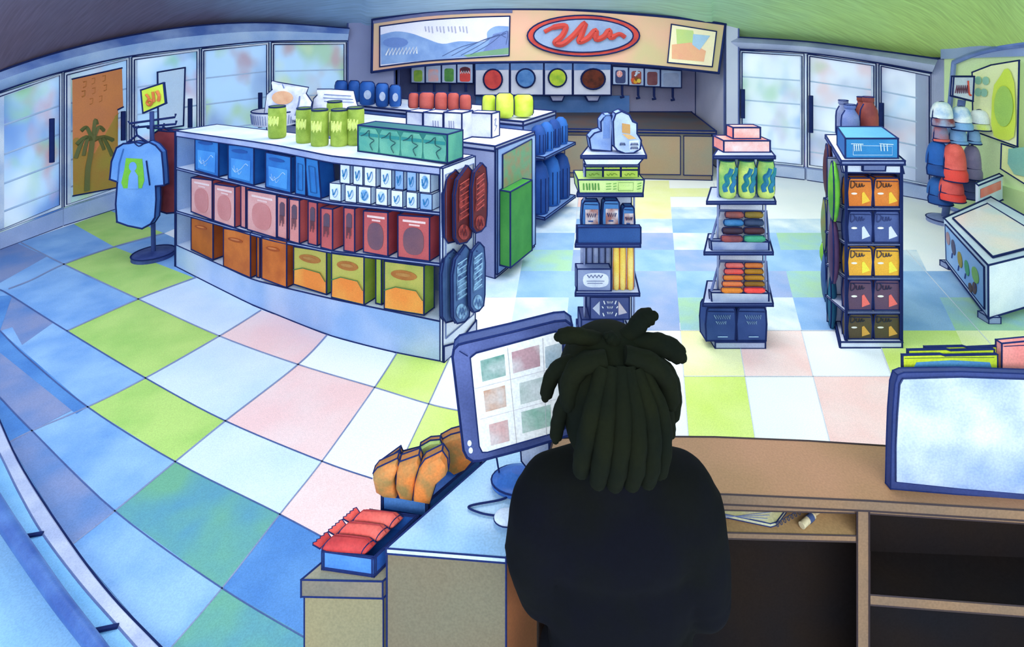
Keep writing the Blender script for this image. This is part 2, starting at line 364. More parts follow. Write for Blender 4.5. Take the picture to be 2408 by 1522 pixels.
# ceiling: a cove that springs from the header tops and sweeps up to a flat slab
def ceil_mat():  # coloured light on the ceiling, painted in as a plum-to-green gradient
    m = bpy.data.materials.new('ceiling_light_tint'); m.use_nodes = True; nt = m.node_tree; N = nt.nodes; L = nt.links; b = N['Principled BSDF']
    g_ = N.new('ShaderNodeNewGeometry'); sx = N.new('ShaderNodeSeparateXYZ'); L.new(g_.outputs['Position'], sx.inputs[0])
    nz = N.new('ShaderNodeTexNoise'); nz.inputs['Scale'].default_value = .8; nz.inputs['Detail'].default_value = 4; L.new(g_.outputs['Position'], nz.inputs['Vector'])
    ad = N.new('ShaderNodeMath'); ad.operation = 'MULTIPLY_ADD'; ad.inputs[1].default_value = 2.2; L.new(nz.outputs[0], ad.inputs[0]); L.new(sx.outputs['X'], ad.inputs[2])
    mr = N.new('ShaderNodeMapRange'); mr.inputs[1].default_value = -5.2; mr.inputs[2].default_value = 7.6; L.new(ad.outputs[0], mr.inputs[0])
    r = N.new('ShaderNodeValToRGB'); L.new(mr.outputs[0], r.inputs[0]); cr = r.color_ramp
    cr.elements[0].position = 0; cr.elements[0].color = hexc('715866'); cr.elements[1].position = 1; cr.elements[1].color = hexc('c0de78')
    for p, c in ((.13, '71687e'), (.27, '93b4d4'), (.40, 'b4d2e4'), (.62, 'b0d2d4'), (.74, 'a6d0a8'), (.87, 'b4d884')): e = cr.elements.new(p); e.color = hexc(c)
    mp = N.new('ShaderNodeMapping'); mp.inputs['Rotation'].default_value = (0, .5, .7); mp.inputs['Scale'].default_value = (1.2, 22, 3); L.new(g_.outputs['Position'], mp.inputs[0])
    n2 = N.new('ShaderNodeTexNoise'); n2.inputs['Scale'].default_value = 1.6; n2.inputs['Detail'].default_value = 5; L.new(mp.outputs[0], n2.inputs['Vector'])
    m2 = N.new('ShaderNodeMapRange'); m2.inputs[1].default_value = .3; m2.inputs[2].default_value = .7; m2.inputs[3].default_value = .82; m2.inputs[4].default_value = 1.12; L.new(n2.outputs[0], m2.inputs[0])
    vm = N.new('ShaderNodeVectorMath'); vm.operation = 'SCALE'; L.new(r.outputs[0], vm.inputs[0]); L.new(m2.outputs[0], vm.inputs['Scale'])
    L.new(vm.outputs[0], b.inputs['Base Color']); b.inputs['Roughness'].default_value = .8; return m
CM = ceil_mat()
g = G(); g.box((-2.4, 9.13, 2.62), (4.0, 10.36, 2.68), M('8d8fb0', '9a90ac', 1.4, .8)); tag(g.build('ceiling_alcove', ink=0), kind='structure')
edge = [P(x, y, DL)+Vector((0, .2, 0)) for x, y in LT]+[P(880, 64, 9.05), P(1050, 50, 9.1), P(1204, 45, 9.12), P(1500, 50, 9.1), P(1660, 74, 9.0)]+[P(x, y, DR)+Vector((0, .2, 0)) for x, y in RT]+[P(2240, 139, 7.1), P(2330, 112, 6.4), P(2430, 96, 5.6), P(2700, 60, 4.6)]
g = G(); edge = [Vector(p) for p in curve([tuple(e) for e in edge], 4)]
rows = [edge]
for t in (.12, .3, .55, 1.0):
    zz = math.sin(t*math.pi/2)
    rows.append([Vector((e.x*(1-.35*t), e.y*(1-.38*t)+.35*t, e.z+(3.45-e.z)*zz)) for e in edge])
g.grid(rows, CM, False); top = rows[-1]
g.face([(-9, -2.5, 3.45)]+top+[(9, -2.5, 3.45)], CM, False)
g.face([(-9, -2.5, 3.45), (-9, 6, 3.45), (-7, 6, 3.45)], CM, False)
tag(g.build('ceiling', ink=0, origin=(0, 0, 3.45)), kind='structure')
# ================================================================ COOLERS
def glass_mat():
    m = bpy.data.materials.new('cooler_glass'); m.use_nodes = True; nt = m.node_tree; N = nt.nodes; L = nt.links; b = N['Principled BSDF']
    b.inputs['Base Color'].default_value = hexc('cfe3f5'); b.inputs['Roughness'].default_value = .12; b.inputs['Alpha'].default_value = .15
    return m
GLASS = glass_mat()
def stock_mat(seed, base_, cols, sc=1.5):
    m = bpy.data.materials.new('cooler_stock'); m.use_nodes = True; nt = m.node_tree; N = nt.nodes; L = nt.links; b = N['Principled BSDF']
    g_ = N.new('ShaderNodeNewGeometry'); last = None
    for i, (c, s_, th) in enumerate(cols):
        mp = N.new('ShaderNodeMapping'); mp.inputs['Location'].default_value = (seed*3.1+i*7.3, seed*1.7-i*4.1, i*2.2); mp.inputs['Scale'].default_value = (sc*s_, sc*s_, sc*s_*.75)
        L.new(g_.outputs['Position'], mp.inputs[0])
        n = N.new('ShaderNodeTexNoise'); n.inputs['Scale'].default_value = 1; n.inputs['Detail'].default_value = 1.5; L.new(mp.outputs[0], n.inputs['Vector'])
        r = N.new('ShaderNodeMapRange'); r.interpolation_type = 'SMOOTHSTEP'; r.inputs[1].default_value = th-.035; r.inputs[2].default_value = th+.2; L.new(n.outputs[0], r.inputs[0])
        mx = N.new('ShaderNodeMix'); mx.data_type = 'RGBA'; mx.inputs[7].default_value = hexc(c)
        if last: L.new(last, mx.inputs[6])
        else: mx.inputs[6].default_value = hexc(base_)
        L.new(r.outputs[0], mx.inputs[0]); last = mx.outputs[2]
    L.new(last, b.inputs['Base Color']); b.inputs['Roughness'].default_value = .9
    L.new(last, b.inputs['Emission Color']); b.inputs['Emission Strength'].default_value = .22; return m  # self-glow added to the stock to brighten the coolers
SEALM = M('e8f1fb', 'b6cfee', 3, .8); FRM = M('eef4fc', 'b0c8ea', 3, .9); KICK = M('9fb2d8', 'c4cfe8', 2, .8)
def cooler(i, lab, xs, toph, botd, basel, D, handle, sm, grp):
    x0, x1 = xs; tl = interp(toph); bl = interp(botd); kl = interp(basel)
    pa = (P(x0, tl(x0), D)+P(x1, tl(x1), D))/2
    t = thing('refrigerated_cabinet', lab, 'refrigerator', (pa.x, pa.y, 0), grp)
    D0 = lambda x: D(x)
    # carcass: kick plate, rear box
    g = G(); g.prism([P(x0, bl(x0)+3, D0), P(x1, bl(x1)+3, D0), P(x1, kl(x1), D0), P(x0, kl(x0), D0)], Vector((0, .22, 0)), KICK, ink=False)
    g.tube([P(x0, kl(x0), D0), P(x1, kl(x1), D0)], 1.6*D(x0)/F, INK, 4)
    g.build('kick_plate', t, 0)
    g = G(); f2 = lambda x: D(x)+.09
    g.prism([P(x0+1, tl(x0)-2, f2), P(x1-1, tl(x1)-2, f2), P(x1-1, bl(x1)+2, f2), P(x0+1, bl(x0)+2, f2)], Vector((0, .08, 0)), sm, ink=False)
    for k in (.24, .45, .66, .86):
        a = P(x0+3, tl(x0)+(bl(x0)-tl(x0))*k, (lambda x: D(x)+.085)); b = P(x1-3, tl(x1)+(bl(x1)-tl(x1))*k, (lambda x: D(x)+.085))
        g.tube([a, b], .012, M('b9cfe9', 'd5e3f3', 3, .8), 4)
    tag(g.build('stocked_drinks', t, 0), kind='stuff')
    # door: frame, glass, handle
    g = G(); wpx = 7 if D(x0) < 7.6 else 6
    def ring(m0, m1, f, th, m):
        o = [(x0+m0, tl(x0)+m0), (x1-m0, tl(x1)+m0), (x1-m0, bl(x1)-m0), (x0+m0, bl(x0)-m0)]; n = [(x0+m1, tl(x0)+m1), (x1-m1, tl(x1)+m1), (x1-m1, bl(x1)-m1), (x0+m1, bl(x0)-m1)]
        for k in range(4):
            j = (k+1) % 4; g.prism([P(*o[k], f), P(*o[j], f), P(*n[j], f), P(*n[k], f)], Vector((0, th, 0)), m, ink=False)
        for lo in (o, n): g.tube([P(*q_, lambda x: dd(f, x)-.004) for q_ in lo+lo[:1]], 1.3*D(x0)/F, INK, 4)
    ring(1, wpx, D0, .06, FRM)
    door = g.build('door', t, 0)
    g = G(); f3 = lambda x: D(x)+.02
    g.prism([P(x0+wpx-1, tl(x0)+wpx-1, f3), P(x1-wpx+1, tl(x1)+wpx-1, f3), P(x1-wpx+1, bl(x1)-wpx+1, f3), P(x0+wpx-1, bl(x0)-wpx+1, f3)], Vector((0, .01, 0)), GLASS, ink=False)
    g.build('glass_pane', door, 0)
    if handle:
        hx, h0, h1 = handle; g = G(); fh = lambda x: D(x)-.06
        r = 5.0*D(hx)/F; g.tube([P(hx, h0, fh), P(hx, h1, fh)], r, INK, 8)
        for y in (h0+6, h1-6): g.tube([P(hx, y, fh), P(hx, y, D0)], r*.7, INK, 6)
        g.build('door_handle', door, 0)
LB = [(-260, 640), (-120, 597), (0, 545), (148, 489), (305, 440), (470, 410), (633, 385), (818, 372)]
SB = 'b4d8f5'
cs = [[('4f86cf', .9, .48), ('93c97f', 1.3, .53), ('d0908f', 1.4, .56), ('e6f2fb', .8, .55)],
      [('4a90d8', .9, .48), ('a7cf7a', 1.2, .52), ('e39a86', 1.5, .62), ('cfe6f8', .8, .57)],
      [('7cc58c', 1.1, .5), ('d090a0', 1.3, .55), ('e9f4fc', .9, .5), ('6f9fdc', 1.3, .58)],
      [('7d9cc9', .9, .5), ('b08f98', 1.2, .58), ('a9cf95', 1.2, .55), ('c4e0e6', .8, .55)],
      [('9fc79f', .9, .5), ('b5918d', 1.3, .59), ('b9d5ea', 1.0, .54), ('d7e5a0', 1.0, .57)]]
labs = ['glass-door drinks cooler nearest the low curved storefront rail, with no poster',
        'glass-door drinks cooler with the orange palm tree poster on it',
        'glass-door drinks cooler with the blank white poster on it',
        'glass-door drinks cooler between the white-poster cooler and the corner one',
        'glass-door drinks cooler beside the grey wall of the fountain alcove']
xe = [(-10, 147), (150, 305), (309, 470), (473, 633), (637, 815)]
hd = [(122, 279, 382), (290, 262, 330), (447, 232, 300), (612, 218, 300), None]
for i in range(5):
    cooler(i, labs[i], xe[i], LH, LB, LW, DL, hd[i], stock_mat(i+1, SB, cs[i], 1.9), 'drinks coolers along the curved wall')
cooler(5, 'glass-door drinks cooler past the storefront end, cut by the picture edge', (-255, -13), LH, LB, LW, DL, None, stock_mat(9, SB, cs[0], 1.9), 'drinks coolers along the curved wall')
RB = [(1735, 378), (1895, 394), (2062, 415), (2192, 440)]
cs = [[('a9cdb0', .9, .50), ('b9b3c8', 1.2, .56), ('f3f7fb', .8, .52), ('8fb4dc', 1.4, .6)],
      [('9aa3c4', .9, .50), ('dfc3c6', 1.2, .54), ('f4f8fc', .8, .54), ('b9c8a6', 1.3, .6)],
      [('a2acc9', .8, .50), ('d8b9bd', 1.1, .54), ('a9cfee', 1.2, .56), ('f0f5fb', .9, .56)]]
rl = ['glass-door cooler beside the drinks alcove, its handle above the pink cake boxes', 'middle glass-door cooler of the three behind the snack end stand', 'glass-door cooler beside the corner pillar and the hat rack']
for i, (xs, h) in enumerate((((1739, 1892), (1747, 210, 278)), ((1898, 2061), (1907, 225, 312)), ((2066, 2191), (2073, 242, 312)))):
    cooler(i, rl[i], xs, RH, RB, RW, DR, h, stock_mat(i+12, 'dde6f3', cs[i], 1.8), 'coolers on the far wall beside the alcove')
# corner pillar by the right coolers
g = G(); a = base((2196, 476)); b = base((2240, 486)); g.plan([(a.x, a.y), (b.x, b.y), (b.x+.1, b.y+.5), (a.x-.1, a.y+.5)], 0, EYE+(HY-137)*a.y/F, M('9aa0c2', 'b3b8d2', 1.2, .8))
tag(g.build('trim_3', ink=2.4), kind='structure')
# posters
def poster(name, lab, poly, D, m, decor, grp=None, cat='poster', ink=1.8):
    g = G(); g.slab(poly, D, .006, m, off=(1, 0, 0) if name == 'window_poster' else None)
    decor(g, D); return tag(g.build(name, ink=ink), lab, cat, grp)
DPo = lambda x: DL(x)-.012
def palm(g, D):
    OL = M('a8923c', 'b77f3c', 2.5, .9); DK = M('6a6634', '5a6a3c', 3, .8); DK2 = M('b5743a', 'c2743a', 5, .8)
    g.px([(171, 330), (200, 300), (250, 290), (284, 262), (277, 270), (276, 440), (172, 459)], D, OL, .002)
    g.line(curve([(204, 448), (206, 400), (213, 360), (218, 318)]), D, 7, DK, .006)
    for e in ((178, 372), (180, 340), (190, 308), (244, 308), (266, 330), (264, 366), (228, 292), (244, 352), (196, 366)):
        g.line(curve([(218, 332), ((218+e[0])/2, min(332, e[1])-8), e]), D, 5, DK, .006)
    for k, (x, y) in enumerate(((195, 200), (215, 192), (240, 186), (192, 222), (216, 215), (243, 208), (210, 240), (232, 234))):
        g.line([(x, y-7), (x+7, y-9), (x+6, y+3), (x, y+6)], D, 2.4, DK2, .005)
poster('poster', 'orange poster with a dark palm tree taped on a cooler door', [(170, 186), (286, 160), (289, 252), (277, 258), (276, 441), (172, 461)], DPo, M('e08a4e', 'cf7f52', 2, .8), palm)
poster('poster', 'blank pale blue poster taped on a cooler door behind the shirt rack', [(370, 170), (435, 159), (431, 296), (372, 304)], DPo, M('d5e8f8', 'c3dcf3', 2, .8), lambda g, D: None)
# ================================================================ RIGHT WINDOW WALL
WA, WB = (5.98, 7.12), (6.02, 2.0)
DW = line_D(WA, WB)
def DWo(o): return line_D((WA[0]-o, WA[1]), (WB[0]-o, WB[1]))
lime = M('cfe4b0', 'c3dca6', 1.0, .9, emit=.08); 
g = G(); g.face([(WA[0], WA[1], 0), (WB[0], WB[1], 0), (WB[0], WB[1], .55), (WA[0], WA[1], .55)], M('cfe4a8', 'c0d99a', 1, .9))
g.face([(WA[0], WA[1], 2.05), (WB[0], WB[1], 2.45), (WB[0], WB[1], 3.4), (WA[0], WA[1], 3.4)], M('9fb0d2', '7f93c4', 1, .9))
tag(g.build('wall_right', ink=0), kind='structure')
g = G(); g.prism([(WA[0]+.05, WA[1], .5), (WB[0]+.05, WB[1], .5), (WB[0]+.05, WB[1], 2.5), (WA[0]+.05, WA[1], 2.1)], Vector((.02, 0, 0)), lime, ink=False)
for a, b in (((0, 0), (0, 1)),):
    pass
fr = M('7f93c8', '4d66a8', 3, .8)
tl = [P(2243, 147, DW), P(2290, 128, DW), P(2350, 113, DW), P(2415, 104, DW), P(2700, 70, DW)]
g.tube(curve([tuple(v) for v in tl], 4), .035, fr, 6); g.tube([Vector((5.95, 7.08, 0)), P(2243, 147, DW)], .03, fr, 6)
g.tube([Vector((5.98, 7.08, .03)), Vector((6.0, 2.2, .03))], .03, fr, 6)
tag(g.build('window_1', ink=0), kind='structure')
def wp1(g, D):
    Y = M('dcec5e', 'd3e650', 3, .9); GN = M('b2d464', 'a4cb66', 3, .9); T = M('8dc4b0', '9fcdb4', 4, .9)
    bt = [(2362, 163), (2352, 180), (2338, 200), (2333, 230), (2331, 290), (2337, 320), (2350, 328), (2372, 330), (2384, 322), (2388, 290), (2387, 230), (2385, 195), (2377, 170), (2370, 161)]
    g.px(bt, DWo(.065), Y, .003); g.px(oval(2360, 250, 22, 48), DWo(.075), GN, .003)
    for x, y in ((2300, 189), (2318, 190), (2300, 217), (2314, 218)): g.px(oval(x, y, 8, 10, 10), DWo(.065), T, .003)
poster('window_poster', 'pale yellow window poster showing a lime green bottle, above the ice cream freezer', [(2286, 170), (2330, 153), (2396, 142), (2392, 345), (2288, 308)], DWo(.05), M('f7f9c8', 'eef4b4', 1.5, .9), wp1)
poster('window_poster', 'pale window poster with a teal blob hung low beside the bottle poster', [(2355, 338), (2400, 352), (2700, 350), (2700, 520), (2410, 433), (2353, 397)], DWo(.06), M('eef5b4', 'e6f0a4', 1.5, .9),
       lambda g, D: g.px([(2372, 350), (2420, 345), (2600, 350), (2600, 440), (2430, 420), (2385, 410), (2370, 385)], DWo(.075), M('8fc2ae', '7fb9ae', 3, .9), .004))
# ================================================================ ALCOVE: cabinets, dispensers, sign
WD1 = M('8d7b6c', '7f8680', 1.6, .9); WDT = M('5e4c48', '47505a', 2.2, .9); WDL = M('a58a70', '9a8f78', 1.8, .9)
g = G(); zt = .82
fl_ = [base((1180, 409)), base((1276, 413)), base((1480, 414)), base((1684, 425)), ]
c1 = Vector((q(1180, 8.6), 8.62, 0)); c2 = Vector((q(1674, 8.35), 8.35, 0)); k2 = Vector((q(1626, 10.32), 10.32, 0)); k1 = Vector((q(960, 10.32), 10.32, 0)); c0 = Vector((q(960, 8.75), 8.75, 0))
pl = [c0, c2, k2, k1]
t = thing('base_cabinet', 'long brown base cabinet with dark top under the fountain dispensers', 'cabinet', ((c0.x+c2.x)/2, 8.9, 0))
g.plan([(p.x, p.y) for p in pl], 0, zt-.04, WD1); g.build('carcass', t)
g = G(); g.plan([(c0.x, c0.y-.05), (c2.x+.05, c2.y-.05), (k2.x, k2.y), (k1.x, k1.y)], zt-.04, zt, WDL, WDT); g.build('cabinet_top', t, 2.2)
DC = line_D((c0.x, c0.y), (c2.x, c2.y)); DC2 = lambda x: DC(x)-.02
for k, (x0, x1) in enumerate(((1190, 1252), (1256, 1316), (1328, 1430), (1434, 1500), (1504, 1600), (1608, 1676))):
    g = G(); y0, y1 = 316+k*.8, 402+k*2
    g.slab([(x0, y0), (x1, y0+1), (x1, y1+1), (x0, y1)], DC2, .03, WDL if k in (1, 4) else M('9a8672', '868a7c', 2, .9)); g.build('cabinet_door', t, 1.1)
DK = 10.22
g = G(); g.slab([(960, 225), (1480, 225), (1480, 266), (960, 266)], 10.27, .03, M('4a78bb', '5f86c6', 3, .9)); tag(g.build('splash_panel', ink=0), 'blue splash panel behind the drink dispensers over the cabinet top', 'panel')
g = G(); g.slab([(938, 158), (1118, 160), (1118, 262), (938, 262)], 10.24, .03, M('5a6699', '4a5488', 4, .9)); tag(g.build('wall_panel', ink=0), 'dark slate wall panel behind the flavour dispenser levers in the alcove', 'panel')
PW = M('dfe3f2', 'c2c9e2', 2.5, .9)
dat = [(1116, 1199, 'e2504a', 'c23b40', 1159, 187, 22, 24, 'red'), (1199, 1279, '5f93d0', '3f77bd', 1236, 184, 22, 22, 'blue'), (1279, 1347, 'c9e03f', '8fbf3a', 1311, 183, 21, 21, 'lime green'), (1347, 1438, '6e2f1c', '2e1512', 1395, 186, 28, 24, 'dark brown')]
for x0, x1, c, c2_, cx, cy, rx, ry, nm in dat:
    pp = P((x0+x1)/2, 226, 10.1)
    t = thing('drink_dispenser', f'white fountain drink dispenser with a round {nm} emblem', 'dispenser', tuple(pp), 'fountain dispensers in the alcove')
    g = G(); g.slab([(x0+1, 142), (x1-1, 142), (x1-1, 224), (x0+1, 224)], 10.0, .3, PW); g.slab([(x0+2, 143), (x1-2, 143), (x1-2, 164), (x0+2, 165)], 9.99, .008, M('5a86c6', '86a4d6', 4, .9), ink=False); g.build('housing', t, 1.8)
    g = G(); g.slab(oval(cx, cy, rx, ry, 24), 9.97, .03, M(c, c2_, 8, .9)); g.build('emblem', t, 1.9)
    if nm in ('lime green', 'dark brown'):
        g = G(); g.slab([(cx-19, 224), (cx+17, 224), (cx+11, 238), (cx-12, 238)], 10.03, .14, M('9aa0be', '7c83a8', 4, .8)); g.build('nozzle', t, 1.5)
def sidebank(xs, y0, y1, cols, hy0, hy1, hook, labs, D=10.02):
    for i in range(4):
        a, b = xs[i], xs[i+1]; pp = P((a+b)/2, y1, D)
        t = thing('flavor_dispenser', labs[i], 'dispenser', tuple(pp), 'small flavour dispensers beside the fountain')
        g = G(); g.slab([(a+.5, y0[i]), (b-.5, y0[i+1]), (b-.5, y1+i*hook), (a+.5, y1+i*hook-1)], D, .24, M('b9cce8', '9fb6dc', 3, .9)); 
        mx, my = (a+b)/2, (y0[i]+y1+i*hook)/2
        kind, c, c2_ = cols[i]
        g.px(rrect(a+7, y0[i]+9, b-7, y1+i*hook-4, 5), D, M(c, c2_, 9, .9), .006)
        if kind == 'red': g.line(zig(a+9, b-9, my-3, 3, 4), D, 1.4, WHT, .014); g.px(oval(mx, y0[i]+14, 12, 7, 12), D, M('4a2030', '5a2838', 9, .8), .009)
        if kind == 'dot': g.px(oval(mx-2, my-4, 7, 8, 14), D, M('f08a80', 'fbe6e0', 30, .9), .012)
        if kind == 'candy':
            g.line(curve([(mx+2, my-14), (mx+1, my-6), (mx-4, my-1)]), D, 2.4, M('dfeaf6'), .012); g.line([(mx-3, my-8), (mx+8, my-9)], D, 2, M('dfeaf6'), .012)
            for dx, dy, cc in ((-8, 8, 'e8663a'), (-2, 12, 'f0b030'), (6, 10, 'f3d850'), (1, 6, '8a5a28')): g.px(oval(mx+dx, my+dy, 5, 5, 10), D, M(cc), .013+.001*dx/8)
        g.build('housing', t, 1.4)
        g = G(); hx = mx+(4 if hook else 2)
        pts = [P(hx, y1+i*hook, D+.03), P(hx, hy1+i*hook-6, D+.03)] + ([P(hx+3, hy1+i*hook, D-.02), P(hx-4, hy1+i*hook+1, D-.03)] if hook else [P(hx, hy1, D+.03)])
        g.tube(pts, 3.0*D/F, INK, 6); g.build('lever', t, 0)
sidebank([966, 1000, 1038, 1074, 1113], [156, 154, 152, 150, 150], 196, [('g', '9bc24a', '6fa848'), ('p', 'eeb3b0', 'b9c4de'), ('gg', '5fa04a', '3f7f4a'), ('red', 'e8504a', 'd24a4a')], 196, 216, 0,
         ['flavour dispenser with a yellow-green panel beside the alcove corner', 'flavour dispenser with a faint pink panel', 'flavour dispenser with a dark green oval panel', 'flavour dispenser with a red panel and white squiggle'])
sidebank([1440, 1478, 1515, 1553, 1603], [156, 158, 160, 163, 166], 200, [('dot', '3a4676', '4a5684'), ('candy', '9c4a44', 'b45a50'), ('m', '7d4a52', '8d5a5c'), ('n', 'a8b6d2', '98a8ca')], 205, 228, 2.2,
         ['flavour dispenser with a navy panel and pink ball', 'flavour dispenser with a brick red panel of sweets', 'flavour dispenser with a plain maroon panel', 'flavour dispenser with a plain grey-blue panel at the row end'])
# sign board
top = curve([(876, 47), (1000, 29), (1120, 22), (1222, 21), (1340, 23), (1480, 32), (1600, 43), (1706, 57)], 4)
bot = curve([(1690, 172), (1560, 158), (1440, 149), (1299, 146), (1150, 147), (1050, 150), (960, 158), (874, 170)], 4)
DS = 8.7; pc = P(1290, 160, DS)
t = thing('sign_board', 'long arched menu sign board with a red oval logo over the drinks alcove', 'sign', tuple(pc))
g = G(); g.slab(top+bot, DS, .35, M('dfae94', 'c9b88c', 1.3, 1), M('8f88a8')); g.line(curve([(878, 52), (1000, 35), (1120, 28), (1205, 27)], 4), DS, 4, M('6f76a2', '8a86a8', 4), .004); g.build('board', t, 3.0, ang=45)
g = G(); D1 = DS-.02
pt = curve([(893, 62), (1000, 48), (1100, 41), (1199, 38)], 4); pb = curve([(1197, 131), (1100, 137), (1000, 144), (893, 157)], 4)
g.slab(pt+pb, D1, .03, M('dcdcec', 'e8e4ee', 3, .8))
g.px(curve([(895, 82), (930, 74), (965, 78), (1000, 90), (1040, 103), (1080, 97), (1140, 97), (1146, 75), (1165, 62), (1196, 62)], 4)+[(1196, 128), (1100, 134), (1000, 142), (896, 152)], D1, M('8aa8d4', '6d8fc6', 4, .9), .004)
g.px([(1150, 100), (1160, 80), (1196, 72), (1196, 127), (1130, 130)], D1, M('6f84bc', '5f76b0', 4), .007); g.px([(1090, 130), (1130, 122), (1196, 112), (1196, 127), (1100, 134)], D1, M('6f9a7a', '8fb07a', 4), .010)
g.px(oval(930, 100, 30, 12, 14), D1, M('5f7dbb', '6f8cc4', 4), .007)
g.line(zig(907, 980, 122, 8, 9, 4, 118), D1, 1.7, WHT, .014)
for i in range(12): x = 1000+i*8+(i//3)*3; g.line([(x, 62), (x+2, 74+(i % 3)*2)], D1, 1.5, M('b4b4cc'), .006)
for k in range(4): g.line(curve([(1040+k*22, 132-k), (1080+k*24, 112-k*3), (1120+k*24, 100-k*9), (1190, 78-k*3+k*k*4)]), D1, .6, M('56689c'), .012)
g.build('landscape_picture', t, 1.6)
g = G(); g.slab(oval(1372, 84, 132, 48, 40), DS-.05, .06, M('c9473a', '9f3438', 5, .9)); g.build('logo_ring', t, 1.8)
g = G(); g.slab(oval(1372, 84, 117, 39, 40), DS-.065, .03, M('8ea3c4', '7f94bb', 4, .9))
sc_ = curve([(1280, 75), (1303, 64), (1330, 62), (1322, 84), (1305, 100), (1322, 104), (1348, 84), (1375, 55), (1368, 80), (1362, 98), (1382, 90), (1400, 72), (1402, 92), (1420, 86), (1432, 72), (1436, 88), (1456, 80), (1470, 88)], 5)
g.tube([P(x, y, DS-.08) for x, y in sc_], [(.055 if 4 < i < len(sc_)-8 else .04) for i in range(len(sc_))], M('c2453c', 'a83c3c', 6), 6)
g.build('logo_panel', t, 1.5)
g = G(); g.slab([(1579, 57), (1685, 74), (1675, 157), (1570, 147)], D1, .03, M('f6ecc4', 'f3dfc0', 4, .8))
g.px([(1590, 68), (1630, 72), (1636, 105), (1592, 105)], D1, M('c5d788', 'b3d090', 8), .004); g.px([(1630, 80), (1670, 84), (1645, 118), (1628, 105)], D1, M('a9c8e4', '9fc0dc', 8), .007); g.px([(1580, 105), (1625, 100), (1660, 120), (1655, 145), (1580, 138)], D1, M('f0b48c', 'ee9f88', 8), .006)
g.build('map_picture', t, 1.5)
# ================================================================ GONDOLA SHELVING
Dg = interp([(406, 5.30), (500, 4.86), (590, 4.53), (690, 4.25), (781, 4.05), (900, 3.87), (1035, 3.74)])
NG = Vector((.487, .873, 0))
S = [interp([(414, 308), (629, 338), (781, 367), (1035, 394)]), interp([(414, 394), (629, 446), (781, 475), (1035, 500)]),
     interp([(411, 495), (629, 559), (781, 590), (1035, 620)]), interp([(409, 574), (600, 660), (781, 703), (1035, 756)])]
def Zs(k, x): return EYE-(S[k](x)-HY)*Dg(x)/F
GM = M('b9c3e0', 'd4dbee', 2, .9); GMW = M('eef2fb', 'c8d6ee', 2.2, .9); GMB = M('86a6d8', 'b4c9ea', 2.2, .9)
XG = [414, 470, 530, 590, 650, 715, 781, 860, 940, 1035]
cc = P(720, 700, 4.6)
gd = thing('display_shelf', 'long three-level store gondola of blue, pink and orange boxes with a white end panel', 'shelving', (cc.x, cc.y, 0))
def fp(x, z, back=0.0): D = Dg(x); return Vector((q(x, D), D, z))+NG*back
def shelfband(k, th, m, name, lip, depth=.40):
    g = G(); T = [fp(x, Zs(k, x)) for x in XG]; Bk = [fp(x, Zs(k, x), depth) for x in XG]; dn = Vector((0, 0, -th)); ik = False
    g.grid([Bk, T], m, ik, False); g.grid([T, [p+dn for p in T]], lip, ik, False); g.grid([[p+dn for p in T], [p+dn for p in Bk]], m, ik, False)
    g.face([T[0], Bk[0], Bk[0]+dn, T[0]+dn], m, False); g.face([T[-1], Bk[-1], Bk[-1]+dn, T[-1]+dn], m, False); g.grid([Bk, [p+dn for p in Bk]], m, ik, False)
    for r, w_ in ((T, 1.8), ([p+dn for p in T], 1.5)): g.tube([Vector(v) for v in curve([tuple(p) for p in r], 3)], w_*r[4].y/F, INK, 4)
    if k == 0:
        g.tube([T[0], Bk[0]]+Bk[1:]+[T[-1]], 1.7*4.5/F, INK, 4)
    g.build(name, gd, 0)
shelfband(0, .055, GMW, 'top_board', M('9aa3cc', 'b7bfdd', 4, .9), .43)
shelfband(1, .02, GMW, 'shelf', M('aab6d8', '8c9ccb', 4, .9)); shelfband(2, .02, GMW, 'shelf', M('aab6d8', '8c9ccb', 4, .9))
g = G(); T = [fp(x, Zs(3, x)) for x in XG]; Bf = [fp(x, 0) for x in XG]; Bk = [fp(x, Zs(3, x), .4) for x in XG]
g.grid([Bk, T], GMW, False, False); g.grid([T, Bf], M('8fb0de', 'ccd4e8', 1.3, 1), False, False)
for r, w_ in ((T, 1.8), (Bf, 2.2)): g.tube([Vector(v) for v in curve([tuple(p) for p in r], 3)], w_*4.3/F, INK, 4)
g.build('kick_plate', gd, 0)
g = G(); g.grid([[fp(x, Zs(0, x)-.03, .40) for x in XG], [fp(x, 0, .40) for x in XG]], M('b3bddc', '8ea8d8', 1.6, .9), False, False); g.grid([[fp(x, Zs(0, x)-.03, .43) for x in XG], [fp(x, 0, .43) for x in XG]], GM, False, False); g.build('back_panel', gd, 0)
for x, off, m in ((XG[0], -.012, GMB), (XG[-1], .0, GMW)):
    g = G(); a = fp(x, 0); b = fp(x, 0, .43); zt_ = Zs(0, x)-.004
    g.prism([a, b, Vector((b.x, b.y, zt_)), Vector((a.x, a.y, zt_))], Vector((.873, -.487, 0))*(.024 if off == 0 else -.02), m)
    if off == 0:
        o_ = Vector((.873, -.487, 0))*.03
        fr_ = [a+NG*.03+Vector((0, 0, .16)), b-NG*.03+Vector((0, 0, .16)), Vector((b.x, b.y, zt_-.05))-NG*.03, Vector((a.x, a.y, zt_-.05))+NG*.03]
        g.tube([p+o_ for p in fr_+fr_[:1]], .006, INKL, 4)
        g.prism([a+o_*1.1, b+o_*1.1, b+o_*1.1+Vector((0, 0, .10)), a+NG*.19+o_*1.1+Vector((0, 0, .05)), a+o_*1.1+Vector((0, 0, .12))], Vector((.003, -.002, 0)), M('aeb7d3', 'c3cae0', 3, .9))
    g.build('side_panel', gd, 1.9)
